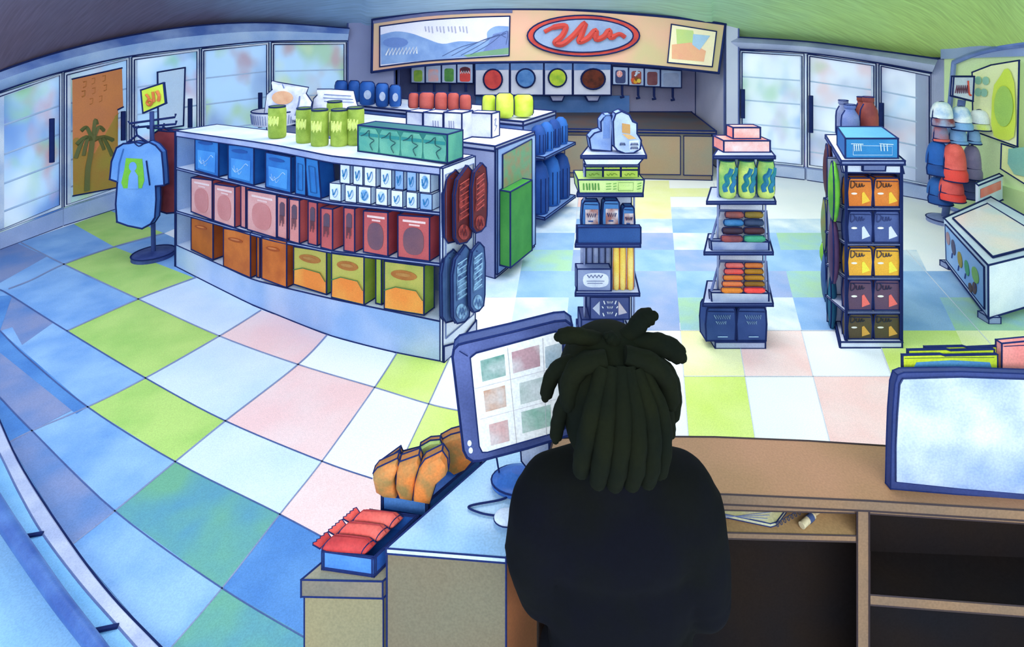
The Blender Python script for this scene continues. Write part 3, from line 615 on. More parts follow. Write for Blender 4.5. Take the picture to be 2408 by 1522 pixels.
def gbox(k, xl, xr, ytl, ytr, dep, mf, ms, name, lab, cat, grp, dec=None, sb=.02, z0=None, lean=0, mt=None, ink=1.8, rot=None):
    """a carton standing on shelf k; front top edge given in the picture"""
    D1_, D2_ = Dg(xl)+sb, Dg(xr)+sb
    za = Zs(k, xl) if z0 is None else z0; zb = Zs(k, xr) if z0 is None else z0
    zb_ = max(za, zb)+.003 if z0 is None else z0
    a = Vector((q(xl, D1_), D1_, zb_)); b = Vector((q(xr, D2_), D2_, zb_))
    zt1 = EYE-(ytl-HY)*D1_/F; zt2 = EYE-(ytr-HY)*D2_/F
    c = Vector((b.x, b.y, zt2)); d = Vector((a.x, a.y, zt1))
    if lean: sh = Vector((.873, -.487, 0))*lean; c -= sh; d -= sh
    g = G(); n = NG*dep; A, B_, C_, D_ = a+n, b+n, c+n, d+n
    g.face([a, b, c, d], mf); g.face([B_, A, D_, C_], ms); g.face([b, B_, C_, c], ms); g.face([A, a, d, D_], ms); g.face([d, c, C_, D_], mt or ms); g.face([a, A, B_, b], ms)
    if dec: dec(g, line_D((a.x, a.y), (b.x, b.y)), xl, xr, (ytl+ytr)/2, HY+(EYE-zb_)*F/((D1_+D2_)/2), lambda u, v: (a*(1-u)+b*u)*(1-v)+(d*(1-u)+c*u)*v-NG*.004)
    o = g.build(name, ink=ink); return tag(o, lab, cat, grp)
def uvpoly(g, fn, pts, m, th=.003, lift=0):
    g.prism([fn(u, v)-NG*lift for u, v in pts], NG*th, m, m, None, False)
def uvline(g, fn, pts, r, m, lift=.002): g.tube([fn(u, v)-NG*lift for u, v in pts], r, m, 4)
def ov(cx, cy, rx, ry, n=18, sq=1): return oval(cx, cy, rx, ry, n, sq=sq)
# row 1: blue boxes
BF, BS = M('2f7cc4', '2563b0', 5, .9), M('0f4590', '1a5aa6', 5, .9)
LB_ = M('b9d4f0'); NV = M('1c4f98', '24539c', 6)
def bdec(g, D, xl, xr, yt, yb, fn):
    uvpoly(g, fn, [(.14, .08), (.86, .08), (.88, .62), (.12, .62)], M('4f9bdc', '3f86d2', 5, .9)); uvpoly(g, fn, ov(.45, .84, .32, .05, 12), NV)
    uvline(g, fn, curve([(.2, .33), (.3, .24), (.42, .3), (.55, .38), (.7, .52), (.8, .48)], 4), .003, LB_)
    uvline(g, fn, curve([(.25, .42), (.3, .26), (.38, .36), (.44, .2), (.55, .3)], 4), .002, LB_)
def bspine(g, D, xl, xr, yt, yb, fn):
    pts = [(.28, .12), (.74, .12), (.74, .78), (.28, .8), (.28, .12)]; uvline(g, fn, pts, .003, M('14407e', '1f4f90')); 
GB = 'blue cartons on the top shelf level'
for i, (xl, xr, a, b, dp, dc, lean, lab) in enumerate([(459, 514, 321, 325, .16, bdec, 0, 'blue carton with white wave at the far end of the level, by the shirt rack'),
    (537, 597, 340, 345, .18, bdec, 0, 'blue carton with white wave, second from the shirt rack end'), (625, 684, 358, 369, .16, bdec, 0, 'blue carton with white wave beside the two spine-on blue cartons'),
    (695, 719, 364, 368, .15, bspine, 0, 'upright narrow blue carton turned spine-on between wave carton and leaning one'), (724, 755, 371, 376, .15, bspine, .035, 'leaning narrow blue carton next to the small white boxes')]):
    gbox(1, xl, xr, a, b, dp, BF, BS, 'blue_carton', lab, 'box', GB, dc, lean=lean)
# small white boxes, two tiers
WF, WS, WS2 = M('f4f8fe', 'd8e8f8', 6, .8), M('c9def3', 'a9c8ea', 6, .9), M('9dbfe6', '6f9fda', 6, .9)
TB = M('2a7fb8', '3a90c4')
def wdec(fill=None):
    def f(g, D, xl, xr, yt, yb, fn):
        if fill: uvpoly(g, fn, ov(.5, .5, .34, .34, 14), M(fill, 'cfe2f5', 20, .9))
        uvline(g, fn, curve([(.3, .66), (.42, .32), (.5, .48), (.46, .36), (.66, .72)], 3), .004, TB, .004)
        uvline(g, fn, curve([(.3, .4), (.5, .2), (.76, .45), (.7, .75)], 3), .002, TB, .004)
    return f
pos1 = ['touching the leaning blue carton', 'second from the blue cartons', 'third along, blue disc behind its tick', 'fourth along, pale disc behind its tick', 'fifth from the blue cartons', 'sixth from the blue cartons', 'blue shaded, at the side panel end']
for i, (xl, xr) in enumerate(((775, 802), (812, 838), (843, 872), (884, 911), (920, 947), (956, 981), (988, 1016))):
    y = 430+(xl-775)*.115
    gbox(1, xl, xr, y, y+3, .10, WF if i < 6 else WS2, WS, 'small_white_box', 'small white box with blue tick, lower tier, '+pos1[i], 'box', 'small white ticked boxes on the top level', wdec({2: '5f9fd4', 3: 'a9cdec'}.get(i)), sb=.02, mt=WF, ink=1.1)
for i, (xl, xr) in enumerate(((800, 823), (831, 853), (857, 884), (895, 921), (929, 949), (957, 979), (986, 1012))):
    y = 382+(xl-800)*.12; yb = 429+(xl+12-775)*.115; D_ = Dg(xl)+.02; z0 = max(EYE-(430+(xx-775)*.115-HY)*(Dg(xx)+.02)/F for xx in (xl, xr))+.004
    gbox(1, xl, xr, y, y+3, .10, WF if i in (0, 1, 2, 3, 6) else WS2, WS, 'small_white_box', 'small white box with blue tick, upper tier, '+['first', 'second', 'third', 'fourth', 'fifth', 'sixth', 'last'][i]+' from the blue cartons', 'box', 'small white ticked boxes on the top level', wdec('5f9fd4' if i == 6 else None), sb=.035, z0=z0, mt=WF, ink=1.1)
# row 2: pink boxes
PF, PS, PL = M('dd8681', 'e39d98', 4, .9), M('c35a5c', 'a84a52', 5, .9), M('e7a9a4', 'd98f8c', 4, .9)
RF, RS = M('cc625f', 'b9545a', 4, .9), M('8f3440', 'a9444b', 5, .9)
def pdec(dark):
    def f(g, D, xl, xr, yt, yb, fn):
        uvpoly(g, fn, ov(.5, .42, .33, .32, 20, .8), M('7d5560', '6c4f60', 6, .9) if dark else M('cf807d', 'd68b88', 6, .9))
        uvpoly(g, fn, [(.16, .86), (.88, .84), (.88, .89), (.16, .91)], M('f4d4d0', 'efc4c0', 8)); uvpoly(g, fn, [(.36, .78), (.7, .77), (.7, .81), (.36, .82)], M('f0c4c0', 'efc4c0', 8))
    return f
def sdec(g, D, xl, xr, yt, yb, fn):
    uvpoly(g, fn, [(.24, .55), (.76, .55), (.76, .84), (.6, .88), (.4, .88), (.24, .82)], M('5b4a5e', '704a58', 12, .9))
    for i in range(5): u = .28+i*.1; uvline(g, fn, [(u, .56), (u+.01, .3+.07*(i % 3))], .003, M('6d4a58', '704a58', 12))
GP = 'pink cartons on the middle level'
for args in [(450, 499, 418, 424, .10, PL, PS, pdec(0), .03, 'faded pink carton at the far end of the middle level'), (504, 552, 433, 440, .16, PL, PS, pdec(0), .0, 'faded pink carton second from the far end, overlapping its neighbour'),
             (567, 578, 426, 430, .10, PF, PS, None, .06, 'thin pink carton edge tucked behind the second faded carton'), (582, 650, 447, 458, .12, PL, PS, pdec(0), .02, 'wide faded pink carton in front of the first spine-on carton'),
             (653, 675, 462, 466, .16, PF, PS, sdec, .03, 'spine-on pink carton nearest the wide faded one'), (681, 704, 468, 471, .18, PF, PS, sdec, .0, 'spine-on pink carton, second of five'),
             (725, 746, 473, 477, .14, RF, PS, sdec, .03, 'spine-on pink carton, third of five, set a little back'), (755, 782, 489, 492, .17, RF, PS, sdec, .0, 'shorter spine-on pink carton pulled forward, fourth of five'),
             (809, 834, 488, 491, .16, RF, PS, sdec, .01, 'spine-on pink carton beside the dark disc cartons, fifth of five'), (855, 912, 496, 500, .14, RF, RS, pdec(1), .01, 'red-pink carton with a dark disc, beside the spine-on ones'),
             (936, 1010, 506, 511, .12, RF, RS, pdec(1), .01, 'red-pink carton with a dark disc against the white side panel')]:
    xl, xr, a, b, dp, mf, ms, dc, sb, lab = args
    gbox(2, xl, xr, a, b, dp, mf, ms, 'pink_carton', lab, 'box', GP, dc, sb=sb)
# row 3: orange and gold boxes
OF, OS = M('d9752e', 'b85a22', 5, .9), M('a8501e', '8a3f1c', 6, .9); OF2 = M('c2641f', 'a4531f', 5, .9)
def odec(g, D, xl, xr, yt, yb, fn): uvpoly(g, fn, ov(.45, .76, .28, .05, 14), M('a3491c', 'b3551f', 8)); uvpoly(g, fn, ov(.45, .775, .18, .02, 12), M('d97b3a'), .003, .002)
def gdec(g, D, xl, xr, yt, yb, fn):
    uvpoly(g, fn, ov(.5, .76, .33, .1, 18), M('a8662f', 'b97a3a', 9, .9)); uvpoly(g, fn, ov(.5, .77, .2, .035, 14), M('b98a4a', 'a8662f', 9, .9), .003, .002)
    pl_ = [(.02, .03), (.98, .03), (.98, .3), (.82, .48), (.3, .5), (.04, .4)]; uvpoly(g, fn, pl_, M('f08a3a', 'f0b050', 3, .9), .003)
    uvline(g, fn, [(.02, .4), (.3, .5), (.82, .48), (.98, .3)], .0035, M('2f7a3f'), .004)
GO = 'orange and gold cartons on the lowest level'
for xl, xr, a, b, dp, mf, ms, dc, sb, lab in [(450, 501, 512, 519, .13, OF2, OS, odec, .03, 'dark orange carton at the far end of the lowest level'), (526, 589, 537, 547, .15, OF, OS, odec, .0, 'orange carton second from the far end of the lowest level'),
        (604, 611, 553, 555, .10, OF2, OS, None, .06, 'thin orange carton edge squeezed between two wider orange ones'), (616, 674, 557, 565, .13, OF, OS, odec, .0, 'bright orange carton touching the first gold carton'),
        (691, 768, 580, 592, .08, M('c3b85a', 'b4a84c', 4, .9), M('8fae45', '7a9a3c', 5, .9), gdec, .04, 'gold and green carton beside the bright orange one'), (780, 856, 594, 604, .14, M('c3b85a', 'a9b04c', 4, .9), M('7f9a35', '9cac45', 5, .9), gdec, .0, 'gold and green carton pulled forward in the middle of the lowest level'),
        (884, 897, 607, 609, .12, M('a9b848', '8fae45', 4, .9), M('7f9a35', '9cac45', 5, .9), None, .06, 'narrow olive carton standing between two gold cartons'), (904, 997, 614, 626, .12, M('c3b85a', '8f9f4a', 4, .9), M('6f9035', '8cac45', 5, .9), gdec, .01, 'gold and green carton nearest the white side panel')]:
    gbox(3, xl, xr, a, b, dp, mf, ms, 'gold_carton' if 'gold' in lab[:5] or 'olive' in lab else 'orange_carton', lab, 'box', GO, dc, sb=sb)
# things on top of the first gondola
zt1 = lambda x: Zs(0, x)
def can(cx, yb, yt, rpx, name, lab, cat, grp, ztop, body, topm, prof=None, dec=None, n=20, cap='lid'):
    D = (EYE-ztop)*F/(yb-HY); D += rpx*D/F; r = rpx*D/F; h = (yb-yt)*D/F; c = Vector((q(cx, D), D, ztop))
    t = thing(name, lab, cat, tuple(c), grp); g = G()
    g.lathe(c, [(r*.86, 0), (r*.97, h*.03), (r, h*.08), (r, h*.9), (r*.93, h*.97)], body, n, ink=False)
    g.lathe(c, [(r*.94, h*.965), (r*.94, h*.975)], INK, n, False, False)
    if dec: dec(g, c, r, h)
    g.build('body', t, 0); g = G(); g.lathe(c, [(r*.9, h*.965), (r*.9, h)], topm, n, ink=False); g.tube([c+Vector((r*.92*math.cos(a), r*.92*math.sin(a), h)) for a in [2*math.pi*j/16 for j in range(17)]], 1.4*D/F, INK, 4); g.build(cap, t, 0)
    return t
GC = M('86a03a', 'a5bc50', 12, .9); GT = M('4f6a2a', '5f7a33', 9, .9)
def cdec(g, c, r, h):
    for s_ in (-1, 0, 1):
        p0 = math.radians(-95+s_*22)
        pts = [c+Vector(((r+.003)*math.cos(p0+da), (r+.003)*math.sin(p0+da), h*z)) for da, z in ((-.15, .72), (-.1, .45), (.05, .66), (.12, .42), (.2, .7))]
        g.tube(curve([tuple(p) for p in pts], 3), r*.1, M('dfe98a', 'cbdc66', 9), 4)
for cx, yb, yt, r, lab in [(652, 331, 254, 20, 'green drink can standing alone at the edge of the shelf top'), (716, 343, 258, 19, 'green drink can at the front of the cluster, nearest the lone can'), (752, 351, 262, 20, 'green drink can at the front centre of the cluster'),
        (798, 351, 262, 20, 'green drink can at the front of the cluster, beside the teal pack'), (787, 325, 242, 18, 'green drink can standing highest behind the others in the cluster'), (836, 348, 257, 20, 'green drink can half behind the teal pack')]:
    z = zt1(cx)+.003; can(cx, yb-4, yt, r, 'drink_can', lab, 'can', 'green cans on the gondola top', z, GC, GT, dec=cdec)
# teal multipack
zt_ = 1.435; a = PZ(842, 356, zt_); b = PZ(1052, 384, zt_); dp = NG*.20
t = thing('multipack', 'teal shrink-wrapped multipack of cans on the gondola top', 'multipack', tuple((a+b)/2)); g = G()
hT = .215; TF = M('2f7a74', '45907e', 5, .9); up = Vector((0, 0, hT))
g.face([a, b, b+up, a+up], TF); g.face([b, b+dp, b+dp+up, b+up], M('5faa92', '3f8a84', 5, .9)); g.face([b+dp, a+dp, a+dp+up, b+dp+up], TF); g.face([a+dp, a, a+up, a+dp+up], TF); g.face([a+up, b+up, b+dp+up, a+dp+up], M('0a5a62', '0f666c', 3, .9)); g.face([a, a+dp, b+dp, b], TF)
g.build('wrap', t, 2.0)
def fnT(u, v): return a*(1-u)+b*u+up*v-NG*.004
for i in range(4):
    g = G(); u0 = .015+i*.246; uvpoly(g, fnT, [(u0+.012, .06), (u0+.225, .06), (u0+.235, .3), (u0+.235, .72), (u0+.2, .92), (u0+.03, .92), (u0, .72), (u0, .3)], M('6fb59a', '4f9f90', 7, .9), .003)
    uvpoly(g, fnT, [(u0+.005, .62), (u0+.23, .62), (u0+.23, .74), (u0+.005, .74)], M('2f8a86'), .002, .003)
    uvline(g, fnT, curve([(u0+.03, .62), (u0+.08, .7), (u0+.13, .86), (u0+.13, .6), (u0+.19, .5), (u0+.14, .34), (u0+.17, .12)], 3), .0035, M('1d4a52'), .006)
    g.build('can', t, 0)
# hanging packs on the end panel
EN = Vector((.873, -.487, 0)); EP = Vector((q(1035, 3.74), 3.74, 0))
def RP(x, y, off):     # a picture position on the plane parallel to the end panel
    d = Vector(((x-CX)/F, 1, -(y-HY)/F)); p0 = EP+EN*off; t = (p0).dot(EN)/d.dot(EN)
    return Vector((d.x*t, d.y*t, EYE+d.z*t))
def pack(poly, win, ova, off, lab, c, c2, cs, grp, hook):
    D = lambda x: RP(x, 400, off).y
    t = thing('hanging_pouch', lab, 'pouch', tuple(RP(sum(p[0] for p in poly)/len(poly), max(p[1] for p in poly), off)), grp)
    g = G(); g.slab(poly, D, .02, M(c, c2, 8, .9), M(c2), off=(-EN.x, -EN.y, 0)); g.build('pouch', t, 2.0, ang=50)
    if win:
        g = G(); g.px(win, lambda x: D(x)-.004, M(c2, cs, 20, .9), .004)
        x0, x1 = min(p[0] for p in win), max(p[0] for p in win); y0, y1 = min(p[1] for p in win), max(p[1] for p in win)
        for k in range(7): yy_ = y0+(y1-y0)*(k+.5)/7.5; g.line([(x0+3, yy_+8), (x1-3, yy_-6)], D, 1.5, M(cs), .012)
        g.px(ova, lambda x: D(x)-.004, M(cs, c2, 30, .9), .004); cxx = sum(p[0] for p in ova)/len(ova); cyy = sum(p[1] for p in ova)/len(ova)
        g.line(zig(cxx-7, cxx+7, cyy, 7, 2), D, 1.6, M(c), .014); g.build('printed_label', t, 0)
    g = G(); tx, ty = hook; g.tube([RP(tx, ty, off+.012), RP(tx, ty, off+.012)-EN*(off+.0)], .0035, INK, 6); g.build('peg_hook', t, 0)
def shp(x0, x1, y0, y1, sk=10):
    return [(x0+6, y0+14), (x0+14, y0+3), (x1-12, y0-sk+2), (x1-3, y0-sk+12), (x1, y0+40), (x1-1, y1-40), (x1-4, y1-14), (x1-14, y1-2), (x0+10, y1+2), (x0+1, y1-12), (x0, y0+50)]
for dy, c, c2, cs, nm, grp in ((0, '652529', '52212a', 'a8433f', 'maroon', 'maroon pouches on the end panel'), (187, '4a6a9c', '3a5488', '8fb9dc', 'slate blue', 'slate blue pouches on the end panel')):
    k = -5 if dy else 0
    pack(shp(1044+k, 1084+k, 408+dy, 570+dy), None, None, .035, nm+' pouch hanging innermost on the white end panel', c, c2, cs, grp, (1064+k, 420+dy))
    pack(shp(1110+k, 1146+k, 392+dy, 546+dy), [(1119+k, 416+dy), (1141+k, 408+dy), (1141+k, 488+dy), (1118+k, 500+dy)], oval(1129+k, 524+dy, 11, 17, 16), .13, nm+' pouch hanging outermost, furthest along the white end panel', c, c2, cs, grp, (1128+k, 404+dy))
    pack(shp(1070+k, 1112+k, 410+dy, 572+dy, 22), [(1080+k, 440+dy), (1104+k, 420+dy), (1106+k, 505+dy), (1079+k, 523+dy)], oval(1091+k, 546+dy, 13, 18, 16), .09, nm+' pouch with the big label, hanging between its two neighbours', c, c2, cs, grp, (1088+k, 412+dy))
# ---------------------------------------------------------------- second gondola
def gond(lab, fr, dl, dn, z, name='display_shelf', fm=None, sh=()):
    n = Vector((.487, .873, 0)); d = Vector((-.873, .487, 0))
    a = Vector((fr[0], fr[1], 0)); pts = [a+d*dl, a, a+n*dn, a+n*dn+d*dl]
    t = thing(name, lab, 'shelving', tuple((pts[0]+pts[2])/2)); g = G(); g.plan([(p.x, p.y) for p in pts], .0, z-.05, fm or M('8d94bd', 'a9b1d2', 2, .9)); g.build('carcass', t)
    g = G(); g.plan([(p.x, p.y) for p in pts], z-.05, z, M('aab2d2', 'c0c8e0', 4), GMW); g.build('top_board', t, 2.2)
    return t, a, n, d
t2, a2, n2, d2 = gond('second gondola of plain slate panels with bread boxes on top and a grey-blue end', (-.167, 5.0), 3.2, .86, 1.3, fm=M('838bb6', 'a3abce', 1.5, .9))
# end panel frame on the second gondola
def EPt(u, z, off=.0, a=a2, n=n2, L=.86): return Vector((a.x, a.y, z))+n*(L*u)+Vector((.873, -.487, 0))*off
g = G(); g.prism([EPt(.02, .04, .0), EPt(.98, .04, .0), EPt(.98, 1.27, .0), EPt(.02, 1.27, .0)], EN*.02, M('7a9ad2', 'b4c8ea', 1.8, .9)); g.build('end_panel', t2, 1.6)
g = G(); g.prism([EPt(.12, .70, .024), EPt(.86, .72, .024), EPt(.86, 1.24, .024), EPt(.12, 1.2, .024)], EN*.006, M('6f9f7a', '9a8a6a', 12, 1)); tag(g.build('poster', ink=1.4), 'small mottled green and brown poster on the end of the second gondola', 'poster')
g = G(); g.prism([EPt(.06, .12, .024), EPt(.60, .12, .024), EPt(.60, .86, .024), EPt(.06, .86, .024)], EN*.12, M('2f7a33', '246a34', 4, .9), M('3a8a3c', '4a9a44', 4, .9)); tag(g.build('green_box', ink=2), 'tall flat green box hanging on the end of the second gondola', 'box')
# bread boxes
WB_ = M('f2f3fa', 'c9cde2', 6, .9); WB2 = M('d5d8ea', 'a9aecf', 6, .9)
def ibox(xl, xr, yb, ytf, dp, z, mf, ms, mt, name, lab, cat, grp, dec=None, sk=0, yb2=None, ink=2.0, bn=None):
    a = PZ(xl, yb, z); b = PZ(xr, yb2 or yb, z); D = (a.y+b.y)/2; h = (yb-ytf)*a.y/F; n = (bn or NG)*dp; u = Vector((0, 0, h))
    g = G(); g.face([a, b, b+u, a+u], mf); g.face([b, b+n, b+n+u, b+u], ms); g.face([b+n, a+n, a+n+u, b+n+u], ms); g.face([a+n, a, a+u, a+n+u], ms); g.face([a+u, b+u, b+n+u, a+n+u], mt); g.face([a, a+n, b+n, b], ms)
    if dec: dec(g, lambda s_, v: a*(1-s_)+b*s_+u*v-NG*.004, lambda s_, v: b+n*s_+u*v+EN*.004)
    o = g.build(name, ink=ink); return tag(o, lab, cat, grp)
def wl(us):
    def f(g, fn, fs):
        for u in us: uvline(g, fn, [(u, .7), (u+.03, .3)], .004, M('8a90b4'))
    return f
ibox(956, 994, 318, 262, .2, 1.303, WB2, WB2, WB_, 'bread_box', 'white block box at the far end of the row, unmarked', 'box', 'white block boxes on the second gondola', yb2=322)
ibox(996, 1042, 323, 264, .2, 1.303, WB_, WB2, WB_, 'bread_box', 'white block box with three grey strokes, beside the unmarked one', 'box', 'white block boxes on the second gondola', wl((.5, .62, .75)), yb2=327)
ibox(1044, 1086, 327, 264, .2, 1.303, WB_, WB2, WB_, 'bread_box', 'white block box with grey strokes near its corner, third along', 'box', 'white block boxes on the second gondola', wl((.3, .42, .55)), yb2=330)
ibox(1104, 1156, 322, 265, .16, 1.303, WB2, WB_, WB_, 'bread_box', 'white block box at the near corner, with a grey squiggle on its end', 'box', 'white block boxes on the second gondola', lambda g, fn, fs: g.tube(curve([tuple(fs(u_, v_)) for u_, v_ in ((.3, .7), (.55, .75), (.4, .5), (.65, .45), (.35, .25))], 4), .004, M('7f86ae'), 4), yb2=325)
# round tray and white bags
def bag(poly, D, th, m, name, lab, cat, grp=None, decs=(), ink=1.9, parts=()):
    c = P(sum(p[0] for p in poly)/len(poly), max(p[1] for p in poly), D); t = thing(name, lab, cat, tuple(c), grp)
    g = G(); g.pillow(poly, D, th, m, ink=True); g.build('bag', t, 0)
    if decs:
        g = G()
        for kind, pl_, mm, *w_ in decs:
            f = lambda x: dd(D, x)-th*.5-.004
            if kind == 'p': g.px(pl_, f, mm, .004)
            else: g.line(pl_, f, w_[0], mm, .006)
        g.build('printed_label', t, 0)
    return t
Dt = 6.25; c = Vector((q(648, Dt), Dt, 1.303)); g = G()
g.lathe(c, [(.25, 0), (.27, .16), (.25, .16), (.24, .03)], M('e4e7f2', 'b4bad6', 6, .9), 28, False); 
for k in range(26): a_ = math.radians(180+k*7); g.tube([c+Vector((.262*math.cos(a_), .262*math.sin(a_), .02)), c+Vector((.275*math.cos(a_), .275*math.sin(a_), .13))], .004, INKL, 4)
g.tube([c+Vector((.27*math.cos(a_), .27*math.sin(a_), .162)) for a_ in [2*math.pi*j/28 for j in range(29)]], .009, INK, 4); g.face([c+Vector((.25*math.cos(a_), .25*math.sin(a_), .03)) for a_ in [2*math.pi*j/28 for j in range(28)]], WB_, False)
tag(g.build('round_basket', ink=0), 'round white ribbed basket under the crumpled white bag', 'basket')
bag([(622, 268), (628, 222), (644, 208), (640, 190), (655, 194), (690, 200), (726, 206), (720, 220), (734, 240), (728, 268), (700, 285), (660, 285)], 6.2, .16, M('e9ebf5', 'b2b8d4', 7, .9), 'white_bag', 'crumpled white bag with an orange oval, standing in the round basket', 'bag', 'white bags behind the green cans',
    [('p', oval(664, 230, 25, 16, 22), M('e8b78f', 'dba07a', 9, .9)), ('l', curve([(705, 226), (702, 245), (694, 272)], 4), INKL, 1.6), ('l', [(664, 198), (668, 208)], INKL, 1.4)])
bag([(734, 262), (738, 232), (748, 222), (746, 210), (780, 210), (832, 214), (836, 232), (845, 262), (800, 278), (760, 276)], 6.45, .16, M('f1f3fa', 'c4c9e0', 7, .9), 'white_bag', 'plain white bag beside the crumpled one, with grey lines near its top', 'bag', 'white bags behind the green cans',
    [('l', [(762, 222), (826, 226)], INKL, 1.0), ('l', [(760, 230), (830, 234)], INKL, 1.0), ('l', [(762, 238), (832, 241)], INKL, .9)])
# ---------------------------------------------------------------- third gondola
t3, a3, n3, d3 = gond('third gondola nearest the alcove, navy goods hanging on its end', (.14, 6.4), 3.35, .98, 1.3, fm=M('4f6fb4', '7f9ad0', 2, .9))
def E3(u, z, off=.0): return EPt(u, z, off, a3, n3, .98)
for z in (.12, .86, ):
    g = G(); g.prism([E3(.0, z, 0), E3(1.0, z, 0), E3(1.0, z, .30), E3(.0, z, .30)], Vector((0, 0, .03)), M('7fa3dc', '5f86cc', 3, .9)); g.build('end_shelf', t3, 1.8)
BN = M('1f57a8', '2f6cc0', 4, 1); BN2 = M('16408a', '244f9a', 5, 1)
g3n = 'navy bottles on the end shelves of the third gondola'
for k, (u, z0, h, lab) in enumerate(((.12, .89, .36, 'near navy bottle on the upper end shelf'), (.36, .89, .36, 'second navy bottle on the upper end shelf'), (.6, .89, .36, 'third navy bottle on the upper end shelf'), (.84, .89, .36, 'far navy bottle on the upper end shelf'),
      (.14, .15, .64, 'near tall navy bag on the lower end shelf'), (.5, .15, .64, 'middle tall navy bag on the lower end shelf'), (.84, .15, .6, 'far tall navy bag on the lower end shelf'))):
    c = E3(u, z0+.003, .15); r = .10 if z0 > .5 else .13; g = G()
    g.lathe(c, [(r*.9, 0), (r, .03), (r, h*.7), (r*.75, h*.9), (r*.35, h)], BN if k % 2 else BN2, 14, ink=False)
    for da in (-1.4, -.9, -.4): g.tube([c+Vector((r*1.0*math.cos(da), r*1.0*math.sin(da), .03)), c+Vector((r*1.0*math.cos(da), r*1.0*math.sin(da), h*.7))], .006, INK, 4)
    tag(g.build('navy_bottle' if z0 > .5 else 'navy_bag', ink=0), lab+' of the third gondola', 'bottle' if z0 > .5 else 'bag', g3n if z0 > .5 else 'navy bags on the low end shelf')
# blue bottles, red jars, lime rolls on the third gondola
def roundstack(items, D, z, name, cat, grp, col, col2, disc=None, sq=.75):
    for i, (x0, x1, yt, yb, lab, dD) in enumerate(items):
        DD = D+dD; r = (x1-x0)/2*DD/F; h = (yb-yt)*DD/F; zb_ = max(z, EYE-(yb-HY)*DD/F); c = Vector((q((x0+x1)/2, DD), DD, zb_)); g = G()
        h = EYE-(yt-HY)*DD/F-zb_
        t = thing(name, lab, cat, tuple(c), grp)
        g.lathe(c, [(r*.8, 0), (r*.98, h*.1), (r, h*.3), (r, h*.7), (r*.92, h*.9), (r*.6, h)], M(col, col2, 6, .9), 18, ink=False)
        for a_ in (0, math.pi): g.tube([c+Vector((r*math.cos(a_)*w_, 0, h*k)) for w_, k in ((.85, .02), (1, .15), (1.01, .5), (1, .75), (.85, .93), (.6, 1))], 1.7*DD/F, INK, 4)
        g.tube([c+Vector((r*.6*w_, -.02, h)) for w_ in (-1, 1)], 1.7*DD/F, INK, 4); g.build('body', t, 0)
        if disc: g = G(); g.slab(oval((x0+x1)/2, (yt+yb)/2+4, (x1-x0)*.24, (yb-yt)*.2, 14), DD-r-.012, .01, M(disc, '9db4d8', 20, .9)); g.build('printed_label', t, 0)
z3 = 1.303
nb = 'blue bottles on the third gondola'
roundstack([(788, 818, 190, 240, 'dark blue bottle at the far end of the blue cluster', .08), (820, 846, 190, 240, 'dark blue bottle second from the far end of the blue cluster', .06)], 7.9, z3, 'blue_bottle', 'bottle', nb, '1f4f9c', '2a62b4')
roundstack([(846, 882, 192, 246, 'blue bottle with pale disc, first of the three disc bottles', 0), (884, 914, 196, 250, 'blue bottle with pale disc, in the middle of the three', -.1), (916, 943, 200, 250, 'blue bottle with pale disc, last of the three', -.15)], 7.75, z3, 'blue_bottle', 'bottle', nb, '2a62b4', '1f4f9c', 'c3cfe6')
nr = 'red jars on the third gondola'
roundstack([(961, 985, 218, 254, 'red jar at the blue bottle end of the red row', .1), (986, 1022, 217, 256, 'wide red jar, second from the blue bottles', .05), (1023, 1052, 217, 258, 'red jar in the middle of the red row', 0), (1053, 1080, 218, 258, 'red jar second from the lime rolls', 0), (1081, 1108, 222, 258, 'red jar nearest the lime rolls', -.05)], 7.0, z3, 'red_jar', 'jar', nr, 'b5524c', 'c4625a')
nl = 'lime rolls on the third gondola'
roundstack([(1134, 1166, 223, 268, 'lime roll nearest the red jars', 0), (1166, 1208, 219, 275, 'tall lime roll in the middle of the three', -.12), (1208, 1254, 222, 272, 'lime roll at the corner of the third gondola', -.05)], 6.75, z3, 'lime_roll', 'roll', nl, 'bcd83a', 'd9e86a')
# ================================================================ SNACK TOWERS
DT = 3.89
NAVY, NAVY2 = M('46548a', '323f78', 5, .9), M('2f5f9f', '24508f', 5, .9)
def zat(y, D=3.87): return EYE-(y-HY)*D/F
def fbox(x0, x1, yt, D, z, dep, mf, ms=None, name='box', lab='', cat='box', grp=None, dec=None, mt=None, ink=1.8, th=True, taper=0, parent=None, yt1=None):
    a = Vector((q(x0, D), D, z)); b = Vector((q(x1, D), D, z)); t_ = taper*D/F
    c = Vector((q(x1, D)-t_, D, EYE-((yt1 or yt)-HY)*D/F)); d = Vector((q(x0, D)+t_, D, EYE-(yt-HY)*D/F)); n = Vector((0, dep, 0)); g = G(); ms = ms or mf
    A, B, C_, D_ = a+n, b+n, c+n, d+n
    g.face([a, b, c, d], mf); g.face([B, A, D_, C_], ms); g.face([b, B, C_, c], ms); g.face([A, a, d, D_], ms); g.face([d, c, C_, D_], mt or ms); g.face([a, A, B, b], ms)
    fn = lambda u, v: (a*(1-u)+b*u)*(1-v)+(d*(1-u)+c*u)*v-Vector((0, .003, 0))
    if dec: dec(g, fn)
    o = g.build(name, parent, ink=ink)
    if parent is None: tag(o, lab, cat, grp)
    return o
Yv = Vector((0, 1, 0))
def uvp(g, fn, pts, m, lift=0): g.prism([fn(u, v)-Yv*lift for u, v in pts], Yv*.0028, m, m, None, False)
def uvl(g, fn, pts, r, m, lift=.002): g.tube([fn(u, v)-Yv*lift for u, v in pts], r, m, 4)
TW, TWs = M('eef1fa', 'c6d0e8', 3, .9), M('a9b4d6', 'bcc8e4', 3, .9)
